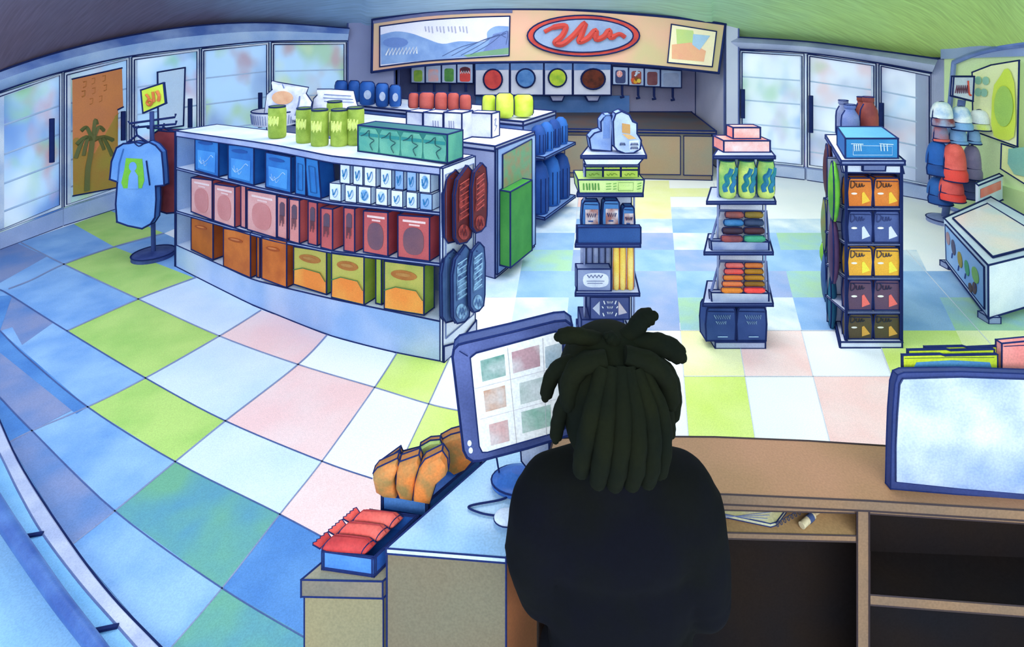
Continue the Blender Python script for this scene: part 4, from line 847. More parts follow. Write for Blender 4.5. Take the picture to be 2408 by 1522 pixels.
def tower(lab, xa, xb, boards, top, base_y, flare, posts=True):
    t = thing('display_stand', lab, 'shelving', ((q(xa, 4)+q(xb, 4))/2, 4.05, 0), 'narrow snack stands on the open floor')
    g = G(); g.slab([(xa+4, boards[0][2]+2), (xb-6, boards[0][2]+2), (xb-6, base_y-22), (xa+4, base_y-22)], 4.18, .03, TW, TWs); g.build('back_panel', t, 1.3)
    for i, (x0, x1, y) in enumerate(boards):
        z = zat(y); g = G(); bw = top if i == 0 else (x0+10, x1-12)
        fr = [Vector((q(x0, 3.87), 3.87, z)), Vector((q(x1, 3.87), 3.87, z))]; bkk = [Vector((q(bw[1], 4.22 if i else 4.3), 4.22 if i else 4.3, z)), Vector((q(bw[0], 4.22 if i else 4.3), 4.22 if i else 4.3, z))]
        g.prism(fr+bkk, Vector((0, 0, -.02)), TWs, M('4a5a94', '3a4a86', 5, .7)); g.build('top_board' if i == 0 else 'shelf', t, 2.0)
    g = G(); x0, x1 = xa-6, xb; zb = zat(base_y-10, 3.89); g.box((q(x0, 3.89), 3.89, 0), (q(x1, 3.89), 4.2, .05), TWs); g.build('base', t, 2.0)
    if posts:
        for px_ in (xa, xb):
            g = G(); D = 3.97; g.tube([Vector((q(px_, D), D, .05)), Vector((q(px_, D), D, zat(boards[0][2])-.02))], .008, M('8d99c2', '6a79ae', 5), 6); g.build('post', t, 0)
    return t
# ---- tower with the jugs
b1_ = [(1366, 1520, 366), (1357, 1512, 456), (1353, 1506, 575), (1353, 1504, 690)]
tower('narrow stand with milk-jug cartons on top and lime packs below, behind the person', 1374, 1491, b1_, (1388, 1508), 800, 8)
g = G(); g.slab([(1372, 374), (1512, 374), (1500, 388), (1378, 388)], 3.88, .012, M('f4f6fc', 'c9dcf2', 3, .9)); g.slab([(1374, 386), (1503, 386), (1503, 392), (1374, 392)], 3.9, .01, TWs); tag(g.build('price_strip', ink=1.6), 'white header strip under the top board of the milk-jug stand', 'strip')
z0 = zat(366)+.002
JG, JG2 = M('9fb6dd', '6f8fc8', 7, .9), M('c3d4ec', '9fb4da', 7, .9)
def jug(poly, D, th, lab, m, win=None, txt=None):
    D0 = D; zmin = min(P(x, y, D).z for x, y in poly); c = P(sum(p[0] for p in poly)/len(poly), 350, D); t = thing('carton', lab, 'carton', (c.x, c.y+th/2, z0), 'handled cartons on the milk-jug stand')
    g = G(); g.slab(poly, D, th, m, M('7f9bd0', '6a86c0', 7, .9)); g.build('body', t, 1.9, ang=45)
    if win:
        g = G(); 
        for w_, mm in win: g.px(w_, D, mm, .004)
        if txt:
            for (x0, x1, y) in txt: g.line(zig(x0, x1, y, 3, 5), D, 1.5, M('44548c'), .008)
        g.build('printed_label', t, .9)
def fit(poly, D):       # set the lowest point of an outline on the board
    yb = HY+(EYE-z0)*F/D; m = max(p[1] for p in poly); return [(x, y+(yb-m)) for x, y in poly]
jug(fit([(1390, 338), (1386, 312), (1398, 299), (1414, 294), (1413, 272), (1424, 258), (1438, 257), (1440, 285), (1438, 342)], 4.0), 4.0, .14, 'pale blue carton with a rounded handle, back one of the pair on the stand', JG,
    [([(1420, 270), (1434, 268), (1434, 325), (1418, 326)], M('6f8fc8', '8fa8d8', 9))], None)
po = fit([(1444, 340), (1442, 282), (1448, 264), (1462, 258), (1480, 266), (1488, 282), (1498, 286), (1498, 310), (1508, 326), (1506, 346), (1490, 356), (1470, 357), (1452, 350)], 3.93); dy = po[0][1]-340
jug(po, 3.93, .12, 'pale blue carton with a tan window and blue scribbled text', JG2,
    [([(1463, 286+dy), (1482, 289+dy), (1482, 311+dy), (1463, 308+dy)], M('c99a5e', 'b98a58', 9)), ([(1463, 311+dy), (1482, 313+dy), (1497, 322+dy), (1478, 324+dy)], M('dcb27a', 'cfa268', 9)), ([(1480, 328+dy), (1502, 326+dy), (1502, 348+dy), (1481, 351+dy)], M('dfe8f5', 'cfdcf0', 9))], [(1483, 1500, 335+dy), (1483, 1500, 344+dy), (1458, 1470, 335+dy)])
z0 = zat(366)+.002
LMs = [M('cfe268', 'b4d458', 9, .9), M('8fb45a', 'aad06a', 9, .9)]
zL = zat(456)+.002; names = ['first', 'middle', 'last']
def lp(g, fn): uvl(g, fn, curve([(.2, .5), (.3, .3), (.4, .6), (.5, .35), (.62, .6), (.8, .4)], 3), .0025, M('7f9f3c'))
hh = .0
for r in range(2):
    for c_ in range(3):
        x0 = 1377+c_*42; D = 3.96; zz = zL+.095+r*.062; yy_ = HY+(EYE-zz-.058)*F/D
        fbox(x0, x0+40, yy_, D, zz, .12, LMs[1] if c_ == 0 else LMs[0], LMs[1], 'lime_pack', f'lime green snack pack, {names[c_]} in the {"upper" if r else "lower"} tier behind the lime tray', 'pack', 'lime packs in the tray', lp, ink=1.4)
def trd(g, fn):
    for i in range(6): uvl(g, fn, [(.08+i*.045, .75), (.075+i*.045+(i % 2)*.01, .25)], .0055, M('5f9a4a', '4f8a4a', 9))
    for v in (.3, .5, .7): uvl(g, fn, [(.42, v), (.5, v+.03)], .003, M('5f9a4a')); uvl(g, fn, [(.53, v), (.58, v+.05)], .003, M('5f9a4a')); uvl(g, fn, [(.9, v), (.96, v+.08)], .003, M('5f9a4a'))
    uvl(g, fn, [(.61, .2), (.84, .2), (.84, .8), (.61, .8), (.61, .2)], .002, M('5f8a4a'))
fbox(1362, 1512, 423, 3.88, zL, .26, M('d4eb9a', 'c5e284', 5, .9), M('b5cf7a', 'a5c46a', 5), 'display_tray', 'lime green tray with dark green lettering under the lime packs', 'tray', None, trd, taper=-3)
# the packs stand inside the tray, on its filled floor
zC = zat(575)+.002
def fbag(x0, x1, y0, z, D, dep, m, lab, dec, grp, name='pouch', m2=None, ink=1.8, cat='pouch', top=5):
    yb = HY+(EYE-z)*F/D; t = thing(name, lab, cat, ((q((x0+x1)/2, D)), D, z), grp); g = G()
    poly = [(x0+2, yb), (x0, (y0+yb)/2), (x0+3, y0+top), (x0+7, y0), (x1-5, y0), (x1-2, y0+top), (x1, (y0+yb)/2), (x1-2, yb)]
    g.slab(poly, D, dep, m, m2 or m); g.line([(x0+6, y0+top+2), (x1-5, y0+top+3)], D, .9, INK)
    g.build('bag', t, ink, ang=50); g = G(); dec(g, lambda u, v: P(x0+(x1-x0)*u, yb+(y0-yb)*v, D-.003)); g.build('printed_label', t, 0); return t
def bluep(g, fn):
    uvp(g, fn, [(.2, .06), (.9, .06), (.9, .78), (.2, .78)], M('a8706c', 'e6dfe4', 14, 1)); uvl(g, fn, zig(.3, .78, .62, .05, 4), .005, M('2f3f78')); uvl(g, fn, [(.36, .46), (.62, .46)], .006, M('3f5f9f'))
for i, (x0, x1, y0) in enumerate(((1368, 1411, 474), (1416, 1458, 472), (1462, 1493, 486))):
    fbag(x0, x1, y0, zC+.015, 3.95, .07, M('4f86c4', '3a70b2', 7, .9), ['blue pouch with a maroon and white panel, first in the navy tray', 'blue pouch with a maroon and white panel, in the middle of the navy tray', 'smaller blue pouch with a maroon panel, last in the navy tray'][i], bluep, 'blue pouches in the navy tray')
fbox(1358, 1507, 535, 3.885, zC, .05, M('2f5596', '244a8a', 4, .9), None, 'display_tray', 'plain navy tray front holding the three blue pouches', 'tray', None)
zD = zat(690)+.002
ST = M('8f9cc2', '7484b2', 8, .9)
for i in range(5):
    g = G(); x = 1371+i*15; D = 4.02; c = Vector((q(x, D), D, zD+.03)); g.lathe(c, [(.021, 0), (.022, .30), (.02, .335+.01*(i % 2))], M('8592bd' if i % 2 else 'a6b1d0', '7484b2', 8, .9), 10, ink=False); g.tube([c+Vector((.022, -.006, .0)), c+Vector((.022, -.006, .33))], .004, INK, 4)
    tag(g.build('grey_stick', ink=0), 'grey snack stick in the grey box, '+['first', 'second', 'third', 'fourth', 'fifth'][i]+' from its outer end', 'snack', 'grey sticks in the grey box')
def gdx(g, fn):
    uvp(g, fn, ov(.55, .5, .38, .33, 18, .7), M('dfe4f0', 'b9c4de', 9)); uvl(g, fn, zig(.3, .75, .68, .06, 4), .004, M('44548c')); uvl(g, fn, [(.28, .46), (.8, .46)], .002, M('44548c')); uvl(g, fn, [(.3, .36), (.75, .36)], .002, M('44548c'))
fbox(1357, 1437, 633, 3.9, zD, .09, M('7f8db8', '98a4c8', 5, .9), None, 'grey_box', 'grey box with pale label and blue writing holding grey sticks', 'box', None, gdx)
for i, x in enumerate((1449, 1464, 1482)):
    g = G(); D = 3.93; c = Vector((q(x, D), D, zD)); g.lathe(c, [(.018, 0), (.022, .02), (.024, .2), (.022, .34-.01*(i == 1)), (.012, .36)], M('f3cf5a', 'f7e08c', 9, .9), 12, ink=False)
    for s_ in (-1, 1): g.tube([c+Vector((.0235*s_, -.004, .0)), c+Vector((.0245*s_, -.004, .2)), c+Vector((.02*s_, -.004, .35))], .0035, M('d9772e'), 4)
    tag(g.build('yellow_stick', ink=0), 'yellow snack stick with orange edges, '+['beside the grey box', 'in the middle of the three', 'at the outer end of the shelf'][i], 'snack', 'yellow sticks on the milk-jug stand')
def arr(g, fn):
    uvp(g, fn, [(.06, .5), (.24, .82), (.24, .18)], M('b9c0d4', '9aa3c0', 20)); uvp(g, fn, [(.72, .82), (.94, .3), (.72, .2)], M('c9b9c0', '9aa3c0', 20))
    for v in (.78, .55, .3): uvl(g, fn, zig(.43, .57, v, .05, 3), .003, WHT)
    for p in (((.34, .85), (.37, .7)), ((.32, .3), (.35, .16)), ((.66, .85), (.63, .7)), ((.67, .3), (.64, .16)), ((.3, .6), (.33, .52)), ((.7, .6), (.67, .52))): uvl(g, fn, p, .004, WHT)
z5 = .055
fbox(1367, 1466, 752, 3.93, z5, .18, NAVY, None, 'navy_box', 'navy box with white dashes, lower of two behind the hair', 'box', 'navy arrow boxes', arr)
zt5 = EYE-(752-HY)*3.93/F+.003
fbox(1388, 1480, 699, 3.93, zt5, .18, NAVY, None, 'navy_box', 'navy box with two pale arrows and white dashes, on top of another', 'box', 'navy arrow boxes', arr)
# ---- tower with the cake boxes
b2_ = [(1677, 1823, 367), (1662, 1824, 474), (1656, 1818, 593), (1653, 1818, 714)]
tower('narrow stand with pink cake boxes on top and two navy bags at its foot', 1688, 1800, b2_, (1696, 1800), 822, 8)
KF, KT = M('f4aaa4', 'fadbd6', 9, .9), M('e8837e', 'f2a8a2', 7, .9)
z = zat(367)+.002
a = fbox(1702, 1811, 331, 3.98, z, .2, KF, KT, 'cake_box', 'wide pink cake box, lower of the stacked pair', 'box', 'pink cake boxes', None, KT, ink=2.1)
z2_ = EYE-(331-HY)*3.98/F+.003
fbox(1724, 1788, 300, 4.04, z2_, .12, KF, KT, 'cake_box', 'small pink cake box, upper of the stacked pair', 'box', 'pink cake boxes', None, KT, ink=2.1)
z = zat(474)+.002
def gcd(g, c, r, h):
    for s_ in (0, 1, 2):
        pts = [(math.radians(-100+s_*18+dx*30), z_*h) for dx, z_ in ((.9, .86), (.5, .72), (.1, .66), (.4, .5), (-.1, .4), (.0, .3), (.5, .26), (.1, .18))]
    for off, rr in ((-125, .02), (-80, .022)):
        pts = [(math.radians(off+dx*50), z_*h) for dx, z_ in ((.9, .84), (.6, .68), (.2, .6), (.35, .45), (-.05, .33), (.1, .2))]
        g.tube(curve([(c.x+(r-.006)*math.cos(a_), c.y+(r-.006)*math.sin(a_), c.z+zz) for a_, zz in pts], 4), rr, M('1f7a86', '2f6fae', 12, .9), 6)
def gcan(cx, lab):
    D = 3.98; r = .068; h = (474-388)*3.9/F; c = Vector((q(cx, D), D, z)); t = thing('drink_can', lab, 'can', tuple(c), 'green camouflage cans')
    g = G(); g.lathe(c, [(r*.75, 0), (r*.95, .02), (r, .05), (r, h-.05), (r*.88, h-.015), (r*.85, h)], M('d9ea7a', '5fae62', 7, .9), 20, ink=False); gcd(g, c, r, h)
    for s_ in (-1, 1): g.tube([c+Vector((r*w_*s_, -.01, h*k)) for w_, k in ((.78, .0), (.97, .1), (1.01, .2), (1.01, .8), (.9, .95), (.85, 1))], .0065, M('1f3f6f'), 4)
    g.build('body', t, 0); g = G(); g.lathe(c+Vector((0, 0, h)), [(r*.86, 0), (r*.86, .012), (r*.5, .012)], M('2f6f4a', '3f8a56', 9), 20, ink=False); g.tube([c+Vector((r*.86*math.cos(a_), r*.86*math.sin(a_), h+.012)) for a_ in [2*math.pi*j/16 for j in range(17)]], .005, INK, 4); g.build('lid', t, 0)
for cx, w_ in ((1709, 'first from the milk-jug stand side'), (1754, 'in the middle of the three'), (1799, 'nearest the bag stand')): gcan(cx, 'green can with teal splashes, '+w_)
def rolltray(y0, y1, rows, n, nm, grp):
    zb = zat(y1)+.002
    t = thing('tilted_tray', 'dark framed tray of '+nm, 'tray', (q(1748, 3.95), 3.95, zb)); g = G(); th_ = 26
    g.slab([(1672, y1-th_), (1808, y1-th_+2), (1808, y1-3), (1674, y1-3)], 3.9, .04, M('7f8fbe', 'cfd6e8', 4, .9)); g.build('tray_front', t, 2)
    g = G(); D0, D1_ = 3.92, 4.1; pts = [P(1672, y1-th_, D0), P(1692, y0+2, D1_), P(1803, y0+4, D1_), P(1808, y1-th_, D0)]; g.tube(pts, .011, M('6474a6', '50609a', 5), 6); g.build('frame', t, 0)
    g = G(); 
    g.face([P(1677, y1-th_+2, 3.95), P(1694, y0+6, 4.13), P(1800, y0+8, 4.13), P(1803, y1-th_+2, 3.95)], M('e8ecf6', 'c3cfe8', 4), False); g.build('tray_back', t, 0)
    k = len(rows)
    for i, pr in enumerate(rows):
        f = (i+.5)/k; y = (y1-th_-6)+(y0+12-(y1-th_-6))*((i)/(k-1)); D = 3.90+.13*(i/(k-1)); wid = 52-7*i/(k-1)
        for j, (c1_, c2_, cn) in enumerate(pr):
            x0 = 1748-wid+3*i/(k-1)-2 if j == 0 else 1748-1+2*i/(k-1); x1 = x0+wid; hh_ = (y1-th_-y0-12)/(k)*.56
            g = G(); rr = hh_*D/F; xs_ = [x0+1, x0+4, x0+10, x1-10, x1-4, x1-1]; rs = [rr*.55, rr*.85, rr, rr, rr*.85, rr*.55]
            g.tube([P(x, y, D) for x in xs_], rs, M(c1_, c2_, 12, .9), 10); 
            ring_ = [P(x0+wid*.06+(x1-x0)*.88*u, y+hh_*v, D-rr*.6) for u, v in ((0, -.85), (.5, -.95), (1, -.85), (1.04, 0), (1, .85), (.5, .95), (0, .85), (-.04, 0), (0, -.85))]; g.tube(ring_, .0032, INK, 4)
            c = P((x0+x1)/2, y, D); tag(g.build('wrapped_snack', ink=0), f'{cn} wrapped snack, {["bottom", "second", "third", "fourth", "fifth"][i] if i < k-1 else "top"} row of the {grp} tray, {"milk-jug" if j == 0 else "bag"} stand side', 'snack', 'wrapped snacks in the '+grp+' tray')
rolltray(493, 593, [(('9c4a4a', '6a3a48', 'brick red'), ('3f9a78', '2f8068', 'green')), (('4a2f3a', '3a3048', 'dark maroon'), ('4a2f3a', '5a2f3a', 'dark maroon')), (('3f82c0', '5f9cd0', 'blue'), ('3f4f72', '2f4468', 'slate')), (('b0605a', '8a5a5c', 'dusty red'), ('a8883a', '8f7a3a', 'mustard'))], 4, 'dark and coloured wrapped snacks on the cake box stand', 'darker')
rolltray(612, 714, [(('e5862f', 'd97a30', 'orange'), ('f0433f', 'f85a50', 'bright red')), (('f07a52', 'ea8a48', 'light orange'), ('8f6424', '9f7028', 'brown')), (('f2813f', 'ee9038', 'orange'), ('c98a2a', 'b87a28', 'ochre')), (('ff5f5c', 'f06a60', 'coral red'), ('cc8a2a', 'b87f28', 'ochre')), (('f58078', 'f26e68', 'pink'), ('ee8a4a', 'e67c40', 'orange'))], 5, 'red and orange wrapped snacks on the cake box stand', 'red and orange')
def nvd(g, fn):
    uvl(g, fn, zig(.28, .8, .72, .06, 7, .03), .003, M('9fc0e0')); uvl(g, fn, zig(.34, .66, .55, .045, 5, .03), .003, M('9fc0e0')); uvl(g, fn, [(.4, .12), (.72, .12)], .004, M('9fc0e0'))
NB1 = M('38528f', '24407e', 4, 1)
fbag(1659, 1731, 724, .055, 3.9, .12, NB1, 'navy bag with pale scribbles, milk-jug stand side of the pair at the foot', nvd, 'navy bags at the foot of the cake box stand', ink=2.1, top=7)
fbag(1732, 1803, 724, .055, 3.9, .12, NB1, 'navy bag with pale scribbles, bag stand side of the pair at the foot', nvd, 'navy bags at the foot of the cake box stand', ink=2.1, top=7)
# ---- end stand with bags of chips
D3 = 3.92; E0 = Vector((q(1972, D3), D3, 0)); E1 = Vector((q(2117, D3), D3, 0)); BD = Vector((.50, .98, 0))
t = thing('display_stand', 'tall end stand of orange, navy, yellow and dark chip bags, a blue case on top', 'shelving', tuple((E0+E1)/2+BD*.5))
ztop = zat(376, D3)
def EE(x, y, D=D3): return P(x, y, D)
g = G(); pl_ = [E0+Vector((.0, 0, 0)), E1, E1+BD, E0+BD]
g.plan([(p.x, p.y-.02*(i < 2)) for i, p in enumerate(pl_)], 0, .045, M('e3e7f4', 'b9c2de', 3, .9)); g.build('base', t, 2.4)
g = G(); x0_, x1_ = 1988, 2124
back = [Vector((q(x0_, D3)+.02, D3+.26, .045)), Vector((q(x1_, D3)-.02, D3+.26, .045))]
g.prism([back[0], back[1], Vector((back[1].x, back[1].y, ztop-.05)), Vector((back[0].x, back[0].y, ztop-.05))], Vector((.02, .03, 0)), M('e6eaf6', 'c3cce4', 3, .9)); g.build('back_panel', t, 1.3)
for xx, nm_ in ((1988, 0), (2122, 1)):
    g = G(); a = Vector((q(xx, D3), D3, .045)); g.prism([a, a+BD*.3 if nm_ else a+BD*.98, (a+BD*.3 if nm_ else a+BD*.98)+Vector((0, 0, ztop-.09)), a+Vector((0, 0, ztop-.09))], Vector((.012 if not nm_ else -.012, 0, 0)), M('8f9fd0', '6f86c0', 2, .9)); g.build('side_panel', t, 2.0)
rowy = [(413, 489), (495, 573), (577, 653), (657, 733), (737, 794)]
for yb in [489, 573, 653, 733]:
    g = G(); z = zat(yb+1, D3); g.box((q(1990, D3), D3+.0, z-.012), (q(2121, D3), D3+.26, z), M('d5dcf0', 'aab6d8', 4)); g.build('shelf', t, 1.4)
g = G(); zz = ztop; A_ = EE(1976, 376); B_ = EE(2124, 382)
topq = [Vector((q(1978, D3-.03), D3-.03, zz)), Vector((q(2128, D3-.03), D3-.03, zz)), Vector((E1.x, E1.y, zz))+BD*.98, Vector((E0.x, E0.y, zz))+BD*.98]
g.prism(topq, Vector((0, 0, -.03)), M('e8ecf7', 'c3cce4', 3, .9), M('7482b4', '8f9ac4', 4)); g.build('top_board', t, 2.3)
g = G(); g.slab([(1980, 388), (2122, 390), (2126, 408), (1984, 406)], D3-.0, .02, M('c3cbe2', 'e3e7f3', 4)); g.slab([(2030, 385), (2084, 386), (2082, 402), (2030, 402)], D3-.015, .015, M('6f7ba8', '5f6c9c', 5), ink=True); g.build('header_rail', t, 1.8)
def chip(fc, tri, tx, mk):
    def f(g, fn):
        uvp(g, fn, [(.58, .1), (.9, .2), (.66, .52), (.58, .48)], M(tri, tri, 20)); uvp(g, fn, ov(.27, .46, .12, .035, 10), M('f4efe6'))
        for pts in ([(.14, .9), (.13, .66), (.25, .7), (.3, .8), (.24, .88), (.13, .9)], [(.36, .82), (.36, .7), (.45, .7), (.47, .82), (.49, .7), (.55, .72), (.57, .82), (.6, .7), (.68, .76)]): uvl(g, fn, curve(pts, 3), .0035, M(tx))
    return f
rows3 = [('d9762c', 'e0853a', 'f0c23f', '3f2c28', 'orange', 'a83a1e'), ('4f5f98', '42528c', 'd5dae8', '35427a', 'navy', '35427a'), ('f0b43a', 'eaa63a', 'f2e04a', '3a3a48', 'yellow', '8a6a2a'), ('5c4560', '6a4a60', 'ee6f68', '2a2a48', 'plum', '5a1f2c'), ('4f4a34', '5a4a38', 'd9a24a', '2a3038', 'dark olive', '3a3c34')]
for (y0, yb), (c1_, c2_, tr, tx, cn, edge_) in zip(rowy, rows3):
    for j, (x0, x1) in enumerate(((1993, 2052), (2054, 2117))):
        z = zat(yb, D3)+.003 if yb != 794 else .048
        if cn in ('orange', 'yellow', 'plum'):
            fbag(x0-1, x1+1, y0+1, z, D3+.12, .05, M(edge_, c1_, 6, .6), f'{cn} chip bag standing behind the front one, {"inner" if j == 0 else "outer"} column of the end stand', lambda g, fn: None, cn+' chip bags', ink=1.6, name='chip_bag', cat='bag')
        fbag(x0, x1, y0+(6 if cn in ('orange', 'yellow') else 2), z, D3+.015, .07, M(c1_, c2_, 6, .9), f'{cn} chip bag with a {"triangle" } mark, {"inner" if j == 0 else "outer"} column of the end stand', chip(c1_, tr, tx, 0), cn+' chip bags', ink=1.8, name='chip_bag', cat='bag')
# bags hanging along the long side
SN = Vector((-.98, .50, 0)).normalized()
def side(x, y):   # position on the plane of the long side
    p0 = Vector((q(1988, D3), D3, 0))+SN*.02; d = Vector(((x-CX)/F, 1, -(y-HY)/F)); t_ = p0.dot(SN)/d.dot(SN); return d*t_+Vector((0, 0, EYE))
for cx, cy, ru, rv, c1_, c2_, lab in [(1962, 404, .16, .24, '4a2030', '2f2440', 'dark maroon oval bag hanging highest on the long side of the end stand'), (1977, 452, .13, .24, '4fa03a', '7fc23a', 'bright green oval bag hanging on the long side of the end stand'),
        (1956, 530, .18, .24, '7a7a45', '5f8a5a', 'olive mottled oval bag hanging on the long side of the end stand'), (1976, 592, .13, .26, '4a3258', '5a3a60', 'plum oval bag hanging on the long side of the end stand'),
        (1952, 598, .10, .1, '6fae3a', '8fc23a', 'small lime oval bag peeking out low on the long side'), (1956, 655, .16, .22, '2f4f86', '3a5f8f', 'navy oval bag hanging low on the long side of the end stand'), (1970, 706, .13, .26, '1f5f7c', '2a6a8a', 'teal oval bag hanging lowest on the long side of the end stand')]:
    c = side(cx, cy)+SN*.045; t_ = thing('hanging_bag', lab, 'bag', tuple(c-Vector((0, 0, rv))), 'oval bags along the end stand'); g = G(); U = BD.normalized()
    rows_ = []
    for i in range(9):
        ph = math.pi*i/8; rows_.append([c+U*(ru*math.sin(ph)**.8*math.cos(a_))+SN*(.04*math.sin(ph)*math.sin(a_))+Vector((0, 0, rv*math.cos(ph))) for a_ in [2*math.pi*k/20 for k in range(20)]])
    g.grid(rows_, M(c1_, c2_, 9, .9), False, True, True); g.tube([c+U*(ru*math.sin(a_))*1.0+SN*.012+Vector((0, 0, rv*math.cos(a_))) for a_ in [2*math.pi*k/24 for k in range(25)]], .005, INK, 4); g.build('bag', t_, 0)
    g = G(); g.tube([c+Vector((0, 0, rv*.9)), c+Vector((0, 0, rv*.9))-SN*.06], .004, INK, 6); g.build('peg_hook', t_, 0)
# top of the end stand
def cased(g, fn):
    uvl(g, fn, [(.14, .18), (.88, .18), (.88, .62), (.14, .66), (.14, .18)], .0022, LB_)
    for u in (.16, .2, .24, .28, .66, .72, .78): uvl(g, fn, [(u, .7), (u+.01, .38)], .0035, M('dcecfa'))
    uvl(g, fn, [(.1, .74), (.33, .72)], .003, M('dcecfa')); uvl(g, fn, [(.64, .74), (.9, .7)], .003, M('dcecfa'))
zt6 = ztop+.003; D = 3.95; a = Vector((q(1988, D), D, zt6)); b = Vector((q(2112, D), D, zt6)); hh = .155; dpv = BD*.5
g = G(); u_ = Vector((0, 0, hh)); FB, SB_ = M('2f82bf', '3f93cc', 5, .9), M('2a72b4', '4f9dce', 4, .9)
b2v = b+dpv*1.0+Vector((-.02, 0, 0)); a2v = a+dpv*1.0+Vector((-.0, 0, 0))
g.face([a, b, b+u_, a+u_], FB); g.face([b, b2v, b2v+u_, b+u_], SB_); g.face([b2v, a2v, a2v+u_, b2v+u_], SB_); g.face([a2v, a, a+u_, a2v+u_], M('1f5fa8', '2a6cb2', 5)); g.face([a+u_, b+u_, b2v+u_, a2v+u_], M('5fa6cf', '4f98c8', 3, .9)); g.face([a, a2v, b2v, b], SB_)
cased(g, lambda u, v: a*(1-u)+b*u+u_*v-Vector((0, .003, 0))); tag(g.build('blue_case', ink=2.2), 'flat bright blue case with white marks on top of the end stand', 'case')
def bottle(cx, D, yt, rpx, c1_, c2_, name, lab, grp):
    z = ztop+.003; r = rpx*D/F; h = EYE-(yt-HY)*D/F-z; c = Vector((q(cx, D), D, z)); t = thing(name, lab, 'bottle', tuple(c), grp); g = G()
    g.lathe(c, [(r*.85, 0), (r, .02), (r, h*.55), (r*.92, h*.7), (r*.55, h*.84), (r*.5, h*.88)], M(c1_, c2_, 8, .9), 16, ink=False)
    for s_ in (-1, 1): g.tube([c+Vector((r*w_*s_*1.01, 0, h*k)) for w_, k in ((.85, 0), (1, .1), (1, .55), (.92, .7), (.55, .84))], .007, INK, 4)
    g.build('body', t, 0); g = G(); g.lathe(c+Vector((0, 0, h*.88)), [(r*.5, 0), (r*.62, h*.03), (r*.6, h*.12)], M(c1_, c2_, 8, .9), 14, ink=False); g.tube([c+Vector((r*.6*math.cos(a_), r*.6*math.sin(a_), h)) for a_ in [2*math.pi*j/12 for j in range(13)]], .005, INK, 4); g.build('cap', t, 0)
nbt = 'water bottles on the end stand'
bottle(1983, 4.86, 236, 17, '6f7aa2', '8f9abf', 'slate_bottle', 'slate bottle at the back of the end stand top', nbt); bottle(1998, 4.62, 246, 20, '5a6ea8', '7a86b2', 'slate_bottle', 'slate bottle in front of the other slate one, beside the maroon pair', nbt)
bottle(2026, 4.85, 228, 16, '7f3a34', '6f3034', 'maroon_bottle', 'maroon bottle at the back, behind its twin', nbt); bottle(2042, 4.64, 228, 20, '8a4038', '6f3034', 'maroon_bottle', 'maroon bottle in front, nearest the edge of the stand', nbt)
# ================================================================ SHIRT RACK
D = 5.5; zz = lambda y, D=5.5: EYE-(y-HY)*D/F
t = thing('clothes_rack', 'dark round-based clothes rack with crossed arms beside the long gondola', 'rack', (q(361, D), D, 0))
g = G(); c = Vector((q(361, D), D, 0)); g.lathe(c, [(.2, 0), (.2, .04), (.17, .05), (.03, .06)], M('2c3d78', '4a5a94', 8, .9), 26, ink=False); g.tube([c+Vector((.2*math.cos(a_), .2*math.sin(a_), .045)) for a_ in [2*math.pi*j/26 for j in range(27)]], .007, INK, 4); g.build('base', t, 0)
g = G(); g.tube([c+Vector((0, 0, .05)), Vector((q(357, D), D, zz(262)))], .022, M('35477f', '2c3d78', 8), 8); g.build('pole', t, 0)
for (x0, y0, x1, y1) in ((313, 300, 415, 292), (322, 286, 396, 280), (330, 305, 400, 298)):
    g = G(); dy_ = .12 if y0 == 286 else (-.1 if y0 == 305 else 0); g.tube([Vector((q(x0, D), D-dy_, zz(y0-6))), Vector((q(x0+2, D), D-dy_, zz(y0))), Vector((q(x1-2, D), D+dy_, zz(y1))), Vector((q(x1, D), D+dy_, zz(y1-8)))], .012, INK, 6); g.build('arm', t, 0)
g = G(); g.slab([(331, 212), (384, 195), (389, 243), (336, 266)], D-.02, .02, M('c3d63a', 'd5e24f', 6, .9)); 
g.line(curve([(343, 222), (350, 232), (345, 242), (352, 248), (358, 238), (350, 236)], 3), D-.02, 3.2, M('d9772e'), .008); g.line([(359, 216), (362, 240)], D-.02, 3.6, M('d9772e'), .008); g.line(curve([(368, 214), (374, 226), (372, 238)], 3), D-.02, 4, M('d9772e'), .008)
g.build('price_sign', t, 1.9)
g = G(); D = 5.32; SH = M('7ba9de', '5f93d3', 4, .9)
body = [(303, 337), (322, 330), (340, 334), (352, 332), (366, 340), (378, 354), (384, 400), (386, 436), (352, 437), (346, 395), (356, 430), (364, 436), (366, 470), (365, 510), (356, 526), (334, 538), (300, 531), (275, 521), (273, 480), (275, 420), (258, 424), (262, 380), (274, 345), (290, 338)]
body = [(303, 337), (318, 334), (336, 338), (350, 334), (366, 342), (380, 358), (384, 400), (386, 436), (366, 438), (367, 470), (364, 512), (354, 527), (334, 538), (300, 531), (275, 522), (272, 480), (276, 428), (258, 422), (262, 380), (274, 348), (290, 338)]
t = thing('t_shirt', 'light blue t-shirt with a green figure print hanging on the rack', 'shirt', tuple(P(320, 538, D)), 'shirts on the rack')
g = G(); g.slab(body, D, .07, SH, M('4f7fc4')); g.line([(344, 378), (347, 400), (352, 436)], D, 1.8, INK, .005); g.line([(290, 350), (280, 385), (276, 428)], D, 1.4, M('3f6fb4'), .005); g.line(curve([(316, 336), (326, 344), (338, 338)], 3), D, 1.4, INK, .005); g.build('cloth', t, 2.1, ang=50)
g = G(); gp = [(294, 372), (303, 369), (322, 371), (336, 378), (337, 395), (340, 420), (332, 443), (322, 445), (320, 420), (318, 405), (318, 392), (312, 381), (304, 388), (304, 404), (300, 418), (294, 444), (286, 438), (287, 420), (293, 405), (292, 385)]
